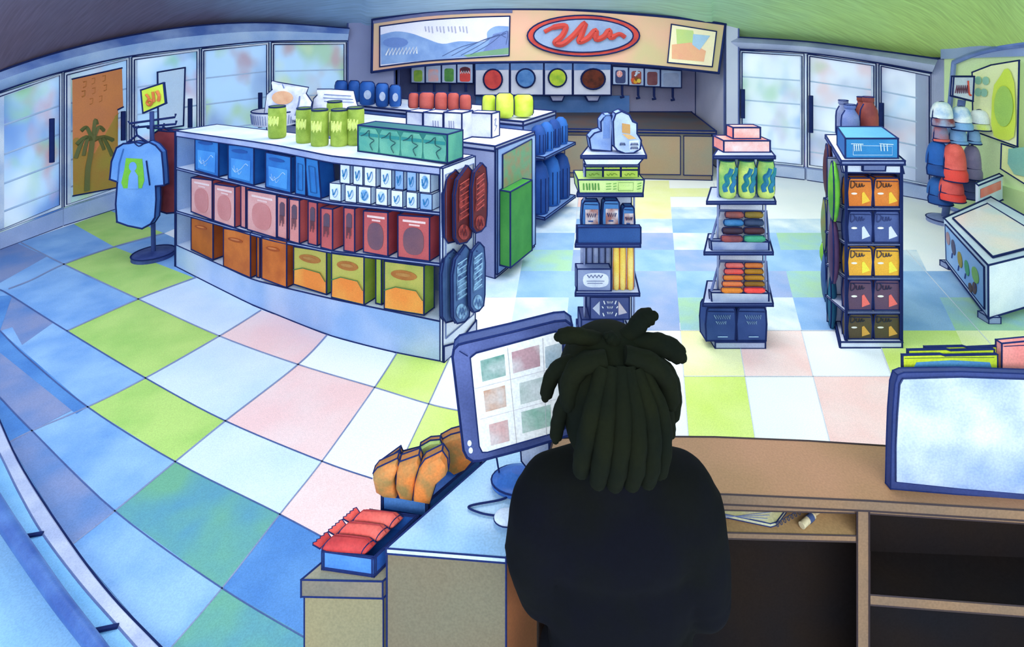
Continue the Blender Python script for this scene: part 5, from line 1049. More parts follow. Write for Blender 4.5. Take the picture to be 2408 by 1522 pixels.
g.px([(296, 372), (334, 374), (337, 400), (339, 425), (333, 443), (290, 443), (285, 430), (292, 400)], D, M('7fc43a', '6fb43a', 9), .004); g.px(oval(312, 392, 9, 11, 16), D, SH, .007); g.px([(309, 402), (316, 402), (324, 414), (325, 444), (300, 444), (303, 414)], D, SH, .008); g.build('figure_print', t, 0)
g = G(); g.tube([P(x, y, 5.36) for x, y in ((297, 338), (322, 318), (350, 337))], .012, INK, 6); g.tube([P(x, y, 5.38) for x, y in ((322, 318), (320, 305), (326, 296))], .009, INK, 6); g.build('hanger', t, 0)
D = 5.62
t = thing('t_shirt', 'maroon shirt hanging edge-on behind the blue one on the rack', 'shirt', tuple(P(395, 500, D)), 'shirts on the rack')
g = G(); g.slab([(358, 316), (372, 307), (392, 309), (420, 310), (421, 360), (412, 500), (392, 502), (376, 497), (378, 440), (384, 360), (366, 338)], D, .12, M('a3474a', '7f3038', 4, 1), M('8a3a40')); g.line([(386, 362), (384, 430), (380, 495)], D, 1.4, M('5f2434'), .005); g.build('cloth', t, 2.0, ang=50)
g = G(); g.tube([P(x, y, 5.65) for x, y in ((372, 310), (384, 300), (410, 310))], .012, INK, 6); g.tube([P(384, 300, 5.65), P(386, 290, 5.65)], .009, INK, 6); g.build('hanger', t, 0)
# ================================================================ HAT RACK
D = 6.5; zh = lambda y, D=6.5: EYE-(y-HY)*D/F; Hc = Vector((q(2222, D), D, 0))
t = thing('hat_rack', 'slate pole hat rack on a round base with a white sign, by the corner pillar', 'rack', tuple(Hc))
g = G(); g.lathe(Hc, [(.19, 0), (.19, .05), (.15, .07), (.04, .08)], M('6f80b0', '8f9dc6', 6, .9), 26, ink=False); g.tube([Hc+Vector((.19*math.cos(a_), .19*math.sin(a_), .05)) for a_ in [2*math.pi*j/26 for j in range(27)]], .008, INK, 4); g.build('base', t, 0)
g = G(); g.tube([Hc+Vector((0, 0, .06)), Vector((q(2262, D+.0), D, zh(235)))], .04, M('4a5c94', '6f80b2', 8), 10); g.build('pole', t, 0)
g = G(); g.slab([(2243, 180), (2291, 180), (2288, 238), (2240, 226)], D-.06, .03, M('d9dbec', 'b9c9e6', 6, .9)); g.line(zig(2247, 2276, 210, 9, 6, 1), D-.06, 1.5, M('7a4a5c'), .006); g.line(curve([(2277, 190), (2278, 208), (2280, 222), (2284, 224)], 3), D-.06, 2.2, M('d9553f'), .006); g.build('price_sign', t, 2.1)
def cap(cx, cy, w, h, D, c1_, c2_, bc, lab, grp='baseball caps on the hat rack', turn=0, bill=.35):
    """a cap seen from the front: rounded crown over a brim"""
    cpos = P(cx, cy+h/2, D); t = thing('baseball_cap', lab, 'cap', tuple(cpos), grp); g = G(); s_ = D/F
    wx, hz = w/2*s_, h*s_; cc_ = P(cx, cy+h/2-h*bill, D); crown = hz*(1-bill); dpt = max(wx*.9, .07)
    rows_ = []
    for i in range(8):
        ph = math.pi/2*i/7; rows_.append([cc_+Vector((wx*.94*math.cos(ph)**.6*math.cos(a_), dpt*math.cos(ph)**.6*math.sin(a_), crown*math.sin(ph))) for a_ in [2*math.pi*k/20 for k in range(20)]])
    g.grid(rows_, M(c1_, c2_, 9, .9), False, True, True)
    g.tube([cc_+Vector((wx*.95*math.cos(ph)*(1 if s__ > 0 else -1), 0, crown*math.sin(ph))) for s__ in (1,) for ph in [0, .4, .8, 1.1, 1.35, 1.57]]+[cc_+Vector((-wx*.95*math.cos(ph), 0, crown*math.sin(ph))) for ph in [1.35, 1.1, .8, .4, 0]], 1.7*s_, INK, 4)
    g.build('crown', t, 0); g = G(); br = []
    for f_, zf, yf in ((.96, 0, .85), (1.05, -.35, 1.15), (.98, -.9, 1.25)):
        br.append([cc_+Vector((wx*f_*math.cos(a_), -dpt*yf*math.sin(a_), hz*bill*zf)) for a_ in [math.pi*k/12 for k in range(13)]])
    br2 = [[p+Vector((0, .012, -.004)) for p in r_] for r_ in br]
    g.grid(br, M(bc, c2_, 9, .7), False); g.grid(br2, M(bc, c2_, 9, .7), False)
    for r_ in (br[0], br[2]): g.tube(r_, 1.5*s_, INK, 4)
    g.tube([br[0][0], br[1][0], br[2][0]], 1.5*s_, INK, 4); g.tube([br[0][-1], br[1][-1], br[2][-1]], 1.5*s_, INK, 4)
    g.build('brim', t, 0); return t
cap(2208, 447, 50, 62, 6.42, '2a62ac', '1f5098', '1f4a90', 'dark blue cap at the foot of the blue column'); cap(2204, 372, 48, 80, 6.4, '2460b4', '1f56a4', '1a4488', 'dark blue cap above the foot one in the blue column')
cap(2236, 443, 52, 56, 6.3, 'e8605a', 'd2524e', 'f0443c', 'red cap at the foot of the red column'); cap(2243, 382, 50, 88, 6.28, 'ee6a62', 'd9584f', 'ef4a42', 'tall red cap above the foot one in the red column')
cap(2278, 440, 34, 54, 6.5, '4a5488', '545e94', '44508a', 'navy cap under the mauve one'); cap(2285, 382, 38, 80, 6.48, '8f84a4', '7d7498', '8d87a8', 'mauve cap above the navy one')
cap(2250, 317, 40, 42, 6.4, '8fb6e4', '6f9fd8', '7fabdf', 'light blue cap under the white and blue one', bill=.2); cap(2289, 320, 28, 36, 6.45, '8fb6e4', '6f9fd8', '7fabdf', 'light blue cap under the lime-brimmed white one', bill=.2); cap(2211, 313, 34, 40, 6.4, '8a83a2', 'c4625c', 'e4665c', 'mauve and red cap under the one with the maroon brim', bill=.2)
cap(2214, 268, 46, 58, 6.38, 'eef3fb', '9fc0e8', '8a4248', 'white cap with a maroon and grey brim'); cap(2259, 278, 44, 56, 6.36, 'eef3fb', '7fabdf', '7fabdf', 'white cap with a light blue brim in the middle'); cap(2302, 282, 42, 48, 6.42, 'f4f6fc', 'dfe6f4', 'd4e04a', 'white cap with a lime brim nearest the window')
# ================================================================ ICE CREAM FREEZER
A = Vector((3.91, 4.19)); B = Vector((4.46, 5.27)); C = Vector((5.58, 5.95)); Dn = Vector((5.10, 4.62)); zf = .50
t = thing('ice_cream_freezer', 'white chest freezer with glass top and printed ice creams on its side', 'freezer', (4.8, 5.0, 0)); WH = M('eef2fa', 'c3d3ec', 2, .9)
cen = (A+B+C+Dn)/4
g = G(); pl_ = [A, B, C, Dn]; lo = [cen+(p-cen)*.97 for p in pl_]
b_ = [Vector((p.x, p.y, .05)) for p in lo]; t_ = [Vector((p.x, p.y, zf)) for p in pl_]
for i in range(4): j = (i+1) % 4; g.face([b_[i], b_[j], t_[j], t_[i]], WH if i else M('b9d2f0', 'd5e4f6', 3, .9))
g.face(b_[::-1], WH); g.face(t_, M('c3d3ec', 'dfe8f5', 3, .9)); g.build('chest', t, 2.6)
for p in lo: g = G(); g.box((cen.x+(p.x-cen.x)*.93-.05, cen.y+(p.y-cen.y)*.93-.05, 0), (cen.x+(p.x-cen.x)*.93+.05, cen.y+(p.y-cen.y)*.93+.05, .055), M('8f9dc4')); g.build('foot', t, 1.4)
def lerp4(u, v, z=zf): p = (A*(1-u)+B*u)*(1-v)+(Dn*(1-u)+C*u)*v; return Vector((p.x, p.y, z))
g = G(); g.prism([lerp4(.08, .10, zf+.004), lerp4(.9, .10, zf+.004), lerp4(.9, .78, zf+.004), lerp4(.08, .78, zf+.004)], Vector((0, 0, .012)), M('f2e3e6', 'd5e2f2', 2.2, 1, .15)); g.build('glass_top', t, 1.9)
g = G(); e0, e1 = lerp4(0, .88, zf), lerp4(1, .88, zf); 
g.prism([lerp4(1.0, .72, zf-.1), lerp4(1.0, 1.3, zf-.1), lerp4(1.0, 1.3, zf+.19), lerp4(1.0, .72, zf+.19)], (B-A).normalized().to_3d()*.1, M('c9dcf2', 'e3ecf8', 3, .9)); 
pn = -(B-A).normalized().to_3d()*.012; g.prism([lerp4(1, .76, zf+.04)+pn, lerp4(1, 1.25, zf+.04)+pn, lerp4(1, 1.25, zf+.14)+pn, lerp4(1, .76, zf+.14)+pn], -pn*.8, M('ee7a72', 'f0948c', 5, .9), ink=False); g.build('rear_header', t, 2.2)
SNm = Vector((-(B-A).y, (B-A).x, 0)).normalized()   # outward from side A-B
def fs_(u, v): p = A*(1-u)+B*u; z = .05+(zf-.05)*v; p0 = cen+(p-cen)*(.97+.03*v); return Vector((p0.x, p0.y, z))+SNm*.004
g = G(); g.prism([fs_(.06, .1), fs_(.94, .1), fs_(.94, .9), fs_(.06, .9)], SNm*.004, M('7fabe0', '9cc0ea', 3, .9))
for u, v, ru, rv, c_, an in [(.86, .66, .05, .14, 'a8858c', 0), (.72, .6, .05, .16, '4a4668', -.2), (.56, .5, .055, .16, '9a8a2f', -.25), (.4, .5, .05, .15, '3f9a6a', -.3), (.22, .56, .07, .15, '7fb45a', 0), (.24, .28, .04, .14, '5a4038', .45), (.33, .18, .04, .1, '5a4030', .6)]:
    pts = []
    for a_ in [2*math.pi*k/14 for k in range(14)]:
        x, y = ru*math.cos(a_), rv*math.sin(a_); pts.append(fs_(u+x*math.cos(an)-y*.4*math.sin(an), v+y*math.cos(an)+x*2*math.sin(an))+SNm*.006)
    g.prism(pts, SNm*.004, M(c_, None, 14, .7), ink=False)
    if rv > .14 and v > .4: g.tube([fs_(u-.0+.03*(an < 0), v-rv)+SNm*.008, fs_(u+.05*(an < 0), v-rv-.12)+SNm*.008], .007, M('4a5a94'), 4)
g.build('printed_side', t, 1.6)
# ================================================================ LOW CURVED STOREFRONT RAIL
Q1 = curve([(-90, 770), (-40, 890), (0, 995), (55, 1110), (168, 1283), (262, 1405), (370, 1518), (470, 1620), (620, 1760), (900, 1980)], 5)
Q2 = curve([(-120, 850), (-60, 960), (0, 1069), (45, 1160), (101, 1257), (190, 1375), (278, 1475), (380, 1590), (520, 1740), (790, 1970)], 5)
Q3 = curve([(-130, 950), (-70, 1050), (0, 1165), (30, 1220), (64, 1281), (145, 1400), (232, 1510), (320, 1620), (460, 1780), (730, 2020)], 5)
Q4 = curve([(-140, 1040), (-70, 1140), (0, 1249), (40, 1300), (87, 1359), (140, 1430), (191, 1498), (280, 1620), (420, 1800), (680, 2050)], 5)
zc = .07; g = G()
r1 = [PZ(x, y, 0) for x, y in Q1]; r1b = [PZ(x, y-2, zc) for x, y in [((a[0]*.9+b[0]*.1), (a[1]*.9+b[1]*.1)) for a, b in zip(Q1, Q2)]]; r2 = [PZ(x, y, zc) for x, y in Q2]; r3 = [PZ(x, y, zc) for x, y in Q3]
g.grid([r1, r1b, r2], M('a9b2d2', 'd3d6e8', 4, .9), False); g.tube(r1, .007, INK, 5); g.tube(r2, .004, INKL, 4)
tag(g.build('baseboard_curved', ink=0), kind='structure')
g = G(); g.grid([r2, r3], M('8fc3ea', '78b2e2', 3, .9), False); dn = Vector((0, 0, -zc)); g.grid([r2, [p+dn for p in r2]], M('8fc3ea'), False); g.grid([r3, [p+dn for p in r3]], M('8fc3ea'), False)
for i in (20, 30): g.tube([r2[i]+Vector((0, 0, .005)), r3[i-1]+Vector((0, 0, .005))], .009, INK, 5)
tag(g.build('window_2', ink=0), kind='structure')
g = G(); mid = [((a[0]+b[0])/2, (a[1]+b[1])/2) for a, b in zip(Q3, Q4)]; rail = [PZ(x, y, zc+.03) for x, y in mid]
g.tube(rail, [max(.012, 17*p.y/F*.95) for p in rail], M('3f5fa6', '5f86c4', 6, .9, .35), 12); tag(g.build('trim_4', ink=0), kind='structure')
g = G(); r4 = [PZ(x, y, .004) for x, y in Q4]; far = [p+Vector((-4, -3.5, 0)) for p in r4]; g.grid([r4, far], M('93c4e8', 'a9d2ee', 1.6, .9), False, False); tag(g.build('floor_outer', ink=0), kind='structure')
# ================================================================ COUNTER
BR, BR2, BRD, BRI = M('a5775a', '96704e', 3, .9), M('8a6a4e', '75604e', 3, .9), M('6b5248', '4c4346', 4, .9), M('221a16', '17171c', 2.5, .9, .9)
BINK = M('3a2c2c', '2c2230', 6)
def NE(x): return EYE and (1.35*F/((interp([(1190, 1160), (1710, 1163), (2045, 1178), (2420, 1201), (2800, 1226)])(x))-HY))
t = thing('counter', 'long brown checkout counter with open cubbies under it, in front of the person', 'counter', (.9, 1.6, 0))
near = [PZ(x, y, 1.05) for x, y in [(1266, 1160), (1500, 1160), (1710, 1163), (2045, 1178), (2420, 1201), (2900, 1232)]]; farp = [PZ(x, y, 1.05) for x, y in [(1302, 1031), (1420, 1028), (1545, 1027), (1680, 1028), (1900, 1037), (2100, 1050), (2420, 1078), (2900, 1125)]]
g = G(); pts = near+farp[::-1]; g.prism(pts, Vector((0, 0, -.03)), BR, BR2); g.build('counter_top', t, 2.4, BINK)
def fx(x, dy=0): return Vector((q(x, NE(x)+dy), NE(x)+dy, 0))
def up(v, z): return Vector((v.x, v.y, z))
g = G()
for x0, x1 in ((1300, 1316), (2016, 2044), (2640, 2660)):   # uprights
    a, b = fx(x0, .01), fx(x1, .01); A2, B2 = fx(x0, .17), fx(x1, .17)
    g.plan([(a.x, a.y), (b.x, b.y), (B2.x, B2.y), (A2.x, A2.y)], 0, 1.018, BR2)
g.build('upright', t, 2.2, BINK)
g = G()
for x0, x1 in ((1316, 2016), (2044, 2640)): a, b = fx(x0, .015), fx(x1, .015); g.prism([up(a, .998), up(b, .998), up(b, 1.018), up(a, 1.018)], Vector((0, .02, 0)), BR2)
g.build('rail', t, 1.8, BINK)
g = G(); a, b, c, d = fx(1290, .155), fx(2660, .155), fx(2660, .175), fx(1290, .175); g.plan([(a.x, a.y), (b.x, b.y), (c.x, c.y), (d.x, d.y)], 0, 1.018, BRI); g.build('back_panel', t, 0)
def shelfc(x0, x1, z, th, m, nm, d0=.012): 
    g = G(); a, b, c, d = fx(x0, d0), fx(x1, d0), fx(x1, .155), fx(x0, .155); g.plan([(a.x, a.y), (b.x, b.y), (c.x, c.y), (d.x, d.y)], z-th, z, BR2, m); g.build(nm, t, 2.0, BINK)
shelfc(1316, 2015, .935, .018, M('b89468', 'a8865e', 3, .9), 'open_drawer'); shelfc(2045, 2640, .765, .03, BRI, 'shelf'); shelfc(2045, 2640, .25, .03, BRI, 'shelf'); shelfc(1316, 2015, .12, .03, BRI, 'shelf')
g = G(); a, b = fx(2046, .02), fx(2070, .15); 
zn = .937
nb_ = thing('notebook', 'spiral notebook with yellow-edged pages in the open slot under the counter', 'notebook', (q(1770, 1.53), 1.53, zn))
def pz(x, y, z=zn+.012): return PZ(x, y, z)
g = G(); g.prism([pz(1640, 1196), pz(1812, 1232), pz(1826, 1228), pz(1850, 1196)], Vector((0, 0, -.01)), M('ece9c4', 'd9d878', 9, .9), M('c9c9a8')); 
for k in range(4): g.tube([pz(1655, 1200+k*8, zn+.013), pz(1800+k*5, 1228-k*8, zn+.013)], .0008, INKL, 4)
g.build('pages', nb_, 1.3); g = G(); p0, p1 = PZ(1824, 1236, zn+.014), PZ(1900, 1194, zn+.014); pts = []
for k in range(72): a_ = k/72; pts.append(p0+(p1-p0)*a_+Vector((.006*math.sin(a_*2*math.pi*9), 0, .007*math.cos(a_*2*math.pi*9))))
g.tube(pts, .0014, M('3d3f52'), 4); g.build('spiral', nb_, 0)
mk = thing('marker', 'short capped marker pen lying beside the spiral notebook', 'pen', tuple(PZ(1905, 1222, zn)))
g = G(); g.tube([PZ(1885, 1236, zn+.01), PZ(1912, 1212, zn+.01)], .0095, M('cdbf9c', 'b9a888', 20), 10); g.tube([PZ(1912, 1212, zn+.01), PZ(1935, 1196, zn+.01)], .0055, M('b9a27c'), 8); g.build('barrel', mk, 0)
g = G(); g.tube([PZ(1900, 1223, zn+.0105), PZ(1909, 1215, zn+.0105)], .0102, M('3f4f78'), 10); g.build('label_band', mk, 0)
# register wing with pale top
W = [PZ(908, 1290, 1.05), PZ(1190, 1312, 1.05), PZ(1262, 1160, 1.05), PZ(1296, 1032, 1.05), PZ(1166, 1062, 1.05)]
t = thing('register_counter', 'side counter with glossy pale blue top and brown end panel, carrying the monitor', 'counter', (W[0].x+.15, 1.5, 0))
g = G(); g.prism(W, Vector((0, 0, -.014)), M('b4d2ea', '86b6e0', 2.5, .9, .25), M('b9cfe4', 'dfe8d8', 4)); g.build('counter_top', t, 2.4)
ins = [Vector((p.x, p.y+(.008 if i < 2 else -.006), 0)) for i, p in enumerate(W)]; g = G(); n = 5
TN = M('75624a', '6f6c58', 1.6, .9, key='t'); sidem = M('b5704a', 'a5683f', 3, .9)
b_ = [up(p, 0) for p in ins]; t_ = [up(p, 1.036) for p in ins]
for i in range(5): j = (i+1) % 5; g.face([b_[i], b_[j], t_[j], t_[i]], TN if i == 0 else sidem if i == 1 else BRD)
g.face(b_[::-1], BRD); g.face(t_, BRD); g.build('carcass', t, 2.4)
# outer ledge
zl = .95; L1 = PZ(708, 1364, zl); L2 = Vector((W[0].x-.012, W[0].y+.012, zl)); dv = (W[4]-W[0]).normalized(); L3 = L2+dv*.48; L4 = L1+Vector((.36, .42, 0))
L3.x -= .01
t = thing('candy_ledge', 'lower grey-brown ledge beside the side counter, carrying the two blue trays', 'ledge', tuple((L1+L3)/2-Vector((0, 0, zl))))
g = G(); pl_ = [L1, L2, L3, L4]; g.plan([(p.x, p.y) for p in pl_], zl-.045, zl, M('8a7a66', '6f6a5e', 5, .9), M('a39a80', '8f8a78', 3, .9)); g.build('ledge_top', t, 2.3)
g = G(); g.plan([(p.x+(.006 if i in (0, 3) else -.0), p.y+.006) for i, p in enumerate(pl_)], 0, zl-.045, M('8f835f', '77765f', 2, .9)); g.build('carcass', t, 2.0)
# trays
TBm, TBd = M('3f78c4', '5f93d6', 4, .9), M('2456a8', '2f66b8', 4, .9)
def tray(fl, fr, dv, L, h, lab):
    c = (fl+fr)/2+dv*L/2; t = thing('candy_tray', lab, 'tray', tuple(c)); u_ = Vector((0, 0, h)); bl, br = fl+dv*L, fr+dv*L
    g = G(); s_ = (fr-fl).normalized()*.006
    g.prism([fl, fr, br, bl], Vector((0, 0, .005)), TBd, TBd, TBd)
    for a, b, off in ((fl, fr, dv*.006), (fr, br, -s_), (br, bl, -dv*.006), (bl, fl, s_)): g.prism([a, b, b+u_, a+u_], off, TBm if a is fl else TBd)
    g.build('tray', t, 2.0); return t
zt = zl+.002
fl1, fr1 = PZ(757, 1339, zt), PZ(880, 1357, zt); dv1 = Vector((.62, .785, 0)); tray(fl1, fr1, dv1, .155, .048, 'blue tray of red wrapped bars at the near end of the ledge')
fl2, fr2 = PZ(897, 1201, zt), PZ(1006, 1220, zt); dv2 = Vector((.67, .742, 0)); tray(fl2, fr2, dv2, .225, .048, 'blue tray of orange snack bags between the red bar tray and the monitor')
RB_, RB2 = M('e4574f', 'f07468', 7, .9), M('b9383a', 'd84a46', 7, .9)
sd1 = (fr1-fl1).normalized()
for i, (lab, m) in enumerate((('red wrapped bar nearest the front of the blue tray, darkest of the three', RB2), ('red wrapped bar in the middle of the blue tray', RB_), ('bright red wrapped bar at the back of the blue tray', RB_))):
    c = fl1+dv1*(.03+.047*i)+Vector((0, 0, .048)); a, b = c-sd1*.012-dv1*.004, c+sd1*.112
    t_ = thing('wrapped_bar', lab, 'snack', tuple(c-Vector((0, 0, .03))), 'red wrapped bars'); g = G()
    rows_ = []
    for f_, w_, hh in ((0, .7, .1), (.06, .9, .5), (.15, 1, .95), (.5, 1, 1), (.85, 1, .95), (.94, .9, .5), (1, .8, .1)):
        cc_ = a+(b-a)*f_; rows_.append([cc_+dv1*(.024*w_*math.cos(k)) + Vector((0, 0, .022*hh*math.sin(k))) for k in [2*math.pi*j/14 for j in range(14)]])
    g.grid(rows_, m, False, True, True); g.face(rows_[0], m, False); g.face(rows_[-1], m, False)
    g.tube([p[3]+Vector((0, 0, .001)) for p in rows_], .0012, M('a02c34'), 4); g.tube(rows_[1]+rows_[1][:1], .0018, INK, 4); g.tube([rw[11]-dv1*.002 for rw in rows_], .0018, INK, 4); g.tube([rw[1] for rw in rows_], .0015, INK, 4); g.tube(rows_[5]+rows_[5][:1], .0015, INK, 4)
    g.build('wrapper', t_, 0); g = G(); e = a-sd1*.002
    pts = []
    for k in range(9): f_ = k/8; pts.append(e+dv1*(.044*(f_-.5))-sd1*(.016+(.005 if k % 2 else 0))+Vector((0, 0, .012)))
    g.prism([e+dv1*.018, e-dv1*.018]+pts, Vector((0, 0, -.002)), m); g.build('crimped_end', t_, 1.1)
OB, OB2, GB2 = M('d98a4a', '6f7a4c', 22, .9), M('e08440', '8a7a48', 22, .9), M('a9c46a', 'c3d47c', 9, .9)
def sbag(poly, D, th, m, lab, strokes=()):
    c = P(sum(p[0] for p in poly)/len(poly), max(p[1] for p in poly), D); t_ = thing('snack_bag', lab, 'bag', tuple(c), 'snack bags in the blue tray'); g = G()
    g.slab(poly, D, th*.5, m, M('b97238', '8f6a3a', 9)); g.pillow(poly, D, th, m, ink=False, back=False)
    for s_, mm in strokes: g.line(s_, D-th*.3, 3.2, mm, .002)
    g.build('bag', t_, 2.1, ang=50)
GNs = M('4f7a5a', '5f8a5f')
sbag([(x_, y_-12) for x_, y_ in [(892, 1105), (940, 1070), (945, 1082), (985, 1072), (1003, 1100), (990, 1150), (962, 1160), (925, 1165)]], 1.60, .03, GB2, 'green snack bag at the back, behind the orange row')
sbag([(x_, y_-12) for x_, y_ in [(1035, 1048), (1060, 1034), (1090, 1026), (1112, 1036), (1116, 1085), (1095, 1110), (1068, 1122), (1040, 1100)]], 1.63, .05, OB2, 'tall orange and green snack bag half hidden by the monitor', [([(1048, 1060), (1056, 1108)], GNs)])
sbag([(x_, y_-12) for x_, y_ in [(988, 1062), (1012, 1048), (1035, 1046), (1046, 1070), (1036, 1110), (1000, 1120)]], 1.615, .03, GB2, 'green snack bag at the back beside the tall orange one')
sbag([(x_, y_-12) for x_, y_ in [(878, 1125), (888, 1112), (935, 1090), (940, 1100), (930, 1130), (936, 1175), (905, 1172), (886, 1160)]], 1.525, .05, OB, 'orange snack bag at the outer end of the front row', [([(888, 1138), (905, 1160)], GNs)])
sbag([(x_, y_-12) for x_, y_ in [(934, 1115), (940, 1098), (985, 1082), (990, 1096), (982, 1120), (972, 1182), (942, 1176), (932, 1150)]], 1.515, .05, OB2, 'orange snack bag in the middle of the front row', [([(946, 1165), (960, 1158)], GNs)])
sbag([(x_, y_-12) for x_, y_ in [(986, 1112), (1000, 1092), (1040, 1072), (1052, 1090), (1054, 1116), (1028, 1140), (1012, 1190), (972, 1183), (975, 1150)]], 1.50, .05, OB2, 'orange snack bag nearest the monitor in the front row', [([(990, 1130), (984, 1175)], GNs)])
# ================================================================ MONITOR
D = 1.47; t = thing('monitor', 'dark-framed register monitor with a pale grid on its screen, tilted beside the person', 'monitor', (q(1235, 1.5), 1.5, 1.052))
SLm = M('3a4678', '56639a', 5, .9, .5)
g = G(); op = [(1064, 840), (1067, 822), (1078, 811), (1092, 807), (1200, 782), (1305, 756), (1330, 754), (1345, 765), (1352, 1010), (1340, 1024), (1240, 1055), (1130, 1084), (1112, 1085), (1098, 1076), (1090, 1060)]
g.slab(op, D, .045, SLm, M('44548c')); g.line([(1080, 826), (1100, 838)], D, 1.2, INK); g.build('housing', t, 3.0, ang=45)
g = G(); sp = [(1106, 842), (1120, 831), (1305, 781), (1322, 782), (1328, 1008), (1320, 1014), (1146, 1064), (1134, 1064), (1127, 1050)]
scm = M('dcdbd8', 'cfd8da', 4, .9, .35, emit=.1); g.slab(sp, D-.004, .003, scm)
def sc2(u, v): return ((1106+u*(1324-1106))*(1)+ (1-u)*v*26+u*v*4, (842-u*60)+(v*(1064-842)+u*v*8))
for (u, v, c_, w_) in [(.1, .06, '5f8f82', .26), (.44, .06, 'b58f94', .3), (.1, .38, 'b88058', .24), (.5, .4, 'aab8b0', .3), (.5, .7, '86b09c', .34), (.12, .74, 'c8a09c', .22), (.8, .1, 'a0b0b8', .18)]:
    g.px([sc2(u, v), sc2(u+w_, v), sc2(u+w_, v+.22), sc2(u, v+.22)], D-.004, M(c_, 'd0d2d0', 14, .75, .4), .0012)
for uv in (((.4, 0), (.42, 1)), ((.0, .33), (1, .34)), ((.03, .66), (1, .66)), ((.78, 0), (.78, 1))): g.line([sc2(*uv[0]), sc2(*uv[1])], D-.004, .7, M('c9c4c8'), .001)
g.build('screen', t, 1.6)
g = G(); 
for p_ in ((1104, 1043), (1107, 1060)): g.px(oval(p_[0], p_[1], 5, 7, 12), D, M('dfe6f4'), .002)
g.build('button', t, 0)
g = G(); g.slab([(1222, 1030), (1290, 1015), (1292, 1090), (1270, 1104), (1240, 1102), (1226, 1085)], 1.516, .03, M('8f9fc8', 'c9d4ea', 12, .9, .4)); g.build('neck', t, 1.8)
g = G(); c = Vector((q(1222, 1.555), 1.53, 1.052)); 
rows_ = [[c+Vector((.085*k_*math.cos(a_)+.0, .055*k_*math.sin(a_), h_)) for a_ in [2*math.pi*j/24 for j in range(24)]] for k_, h_ in ((1, 0), (1, .012), (.8, .024), (.3, .04))]
g.grid(rows_, M('2f5fae', '4f7fc4', 8, .9, .4), False, True, True); g.face(rows_[3], TBd, False); g.tube(rows_[1]+rows_[1][:1], .003, INK, 4); g.build('foot', t, 0)
g = G(); zc_ = 1.054; cp = curve([tuple(P(1168, 1078, 1.5)), tuple(PZ(1176, 1120, 1.06)), tuple(PZ(1190, 1150, zc_)), tuple(PZ(1188, 1172, zc_)), tuple(PZ(1112, 1188, zc_)), tuple(PZ(1104, 1196, zc_)), tuple(PZ(1135, 1208, zc_)), tuple(PZ(1172, 1214, zc_))], 6)
g.tube(cp, .0028, INK, 6); tag(g.build('mouse_cable', ink=0), 'dark cable looping over the pale counter top from the monitor to the mouse', 'cable')
t = thing('mouse', 'pale computer mouse half hidden by the person, at the end of the cable', 'mouse', tuple(PZ(1188, 1226, 1.051))); c = PZ(1192, 1222, 1.054); g = G()
g.ell(c+Vector((0, 0, .006)), (.036, .026, .014), M('cfdcf0', 'e6eef8', 9)); g.tube([c+Vector((.036*math.cos(a_), .027*math.sin(a_), .004)) for a_ in [2*math.pi*j/20 for j in range(21)]], .002, INK, 4); g.build('shell', t, 0)
# ================================================================ DISPLAY BOX AND MAGAZINES
Db = interp([(2094, 1.512), (2420, 1.478)])
t = thing('display_screen', 'big blank white glossy screen with a dark blue edge on the counter', 'display', tuple(P(2260, 1166, Db)))
op = [(2094, 1150), (2096, 1050), (2099, 970), (2104, 905), (2111, 882), (2126, 876), (2260, 874), (2430, 880), (2700, 896), (2700, 1200), (2430, 1180), (2260, 1164)]
g = G(); g.slab(op, Db, .02, M('34427a', '2a3768', 4, .9, .6)); g.build('housing', t, 1.8, ang=45)
g = G(); g.slab([(2108, 1134), (2108, 1050), (2112, 970), (2117, 905), (2124, 892), (2260, 888), (2430, 894), (2690, 910), (2690, 1184), (2430, 1164), (2260, 1150)], lambda x: Db(x)-.004, .003, M('d2d9e4', '3f70b4', 2.6, 1, .2, key='scr')); g.build('screen', t, .8)
LMG = M('cfe03a', 'bcd43a', 8, .9)
for k, (x0, x1, y0, dD, lab) in enumerate(((2136, 2338, 822, .035, 'lime folder sticking up behind the front one on the counter'), (2176, 2344, 815, .05, 'lime folder at the very back, topmost edge in the stack'), (2123, 2346, 834, .012, 'lime folder with a blue panel standing behind the white screen'))):
    D = 1.548+dD; g = G(); yb = HY+1.35*F/D-2; g.slab([(x0, y0+2), (x0+90, y0), (x0+100, y0+3), (x1, y0), (x1+3, yb), (x0+3, yb)], D, .006, LMG); 
    if k == 2: g.px([(2146, 872), (2156, 853), (2240, 848), (2328, 853), (2334, 872), (2334, 960), (2146, 960)], D, M('5b9bcf', '4f8ac6', 8, .9), .002); g.line([(2128, 843), (2240, 841), (2338, 841)], D, .9, M('5f7a2a'), .001)
    tag(g.build('folder', ink=1.9), lab, 'folder', 'lime folders behind the screen')
g = G(); D = 1.58; yb = HY+1.35*F/D-2; g.slab([(2356, 808), (2420, 802), (2560, 800), (2560, yb), (2354, yb)], D, .02, M('f08a86', 'f5a09a', 5, .9)); g.line([(2362, 815), (2420, 812)], D, 1, INK); tag(g.build('folder', ink=2.2), 'pink folder beside the lime ones, cut off by the edge of the view', 'folder')
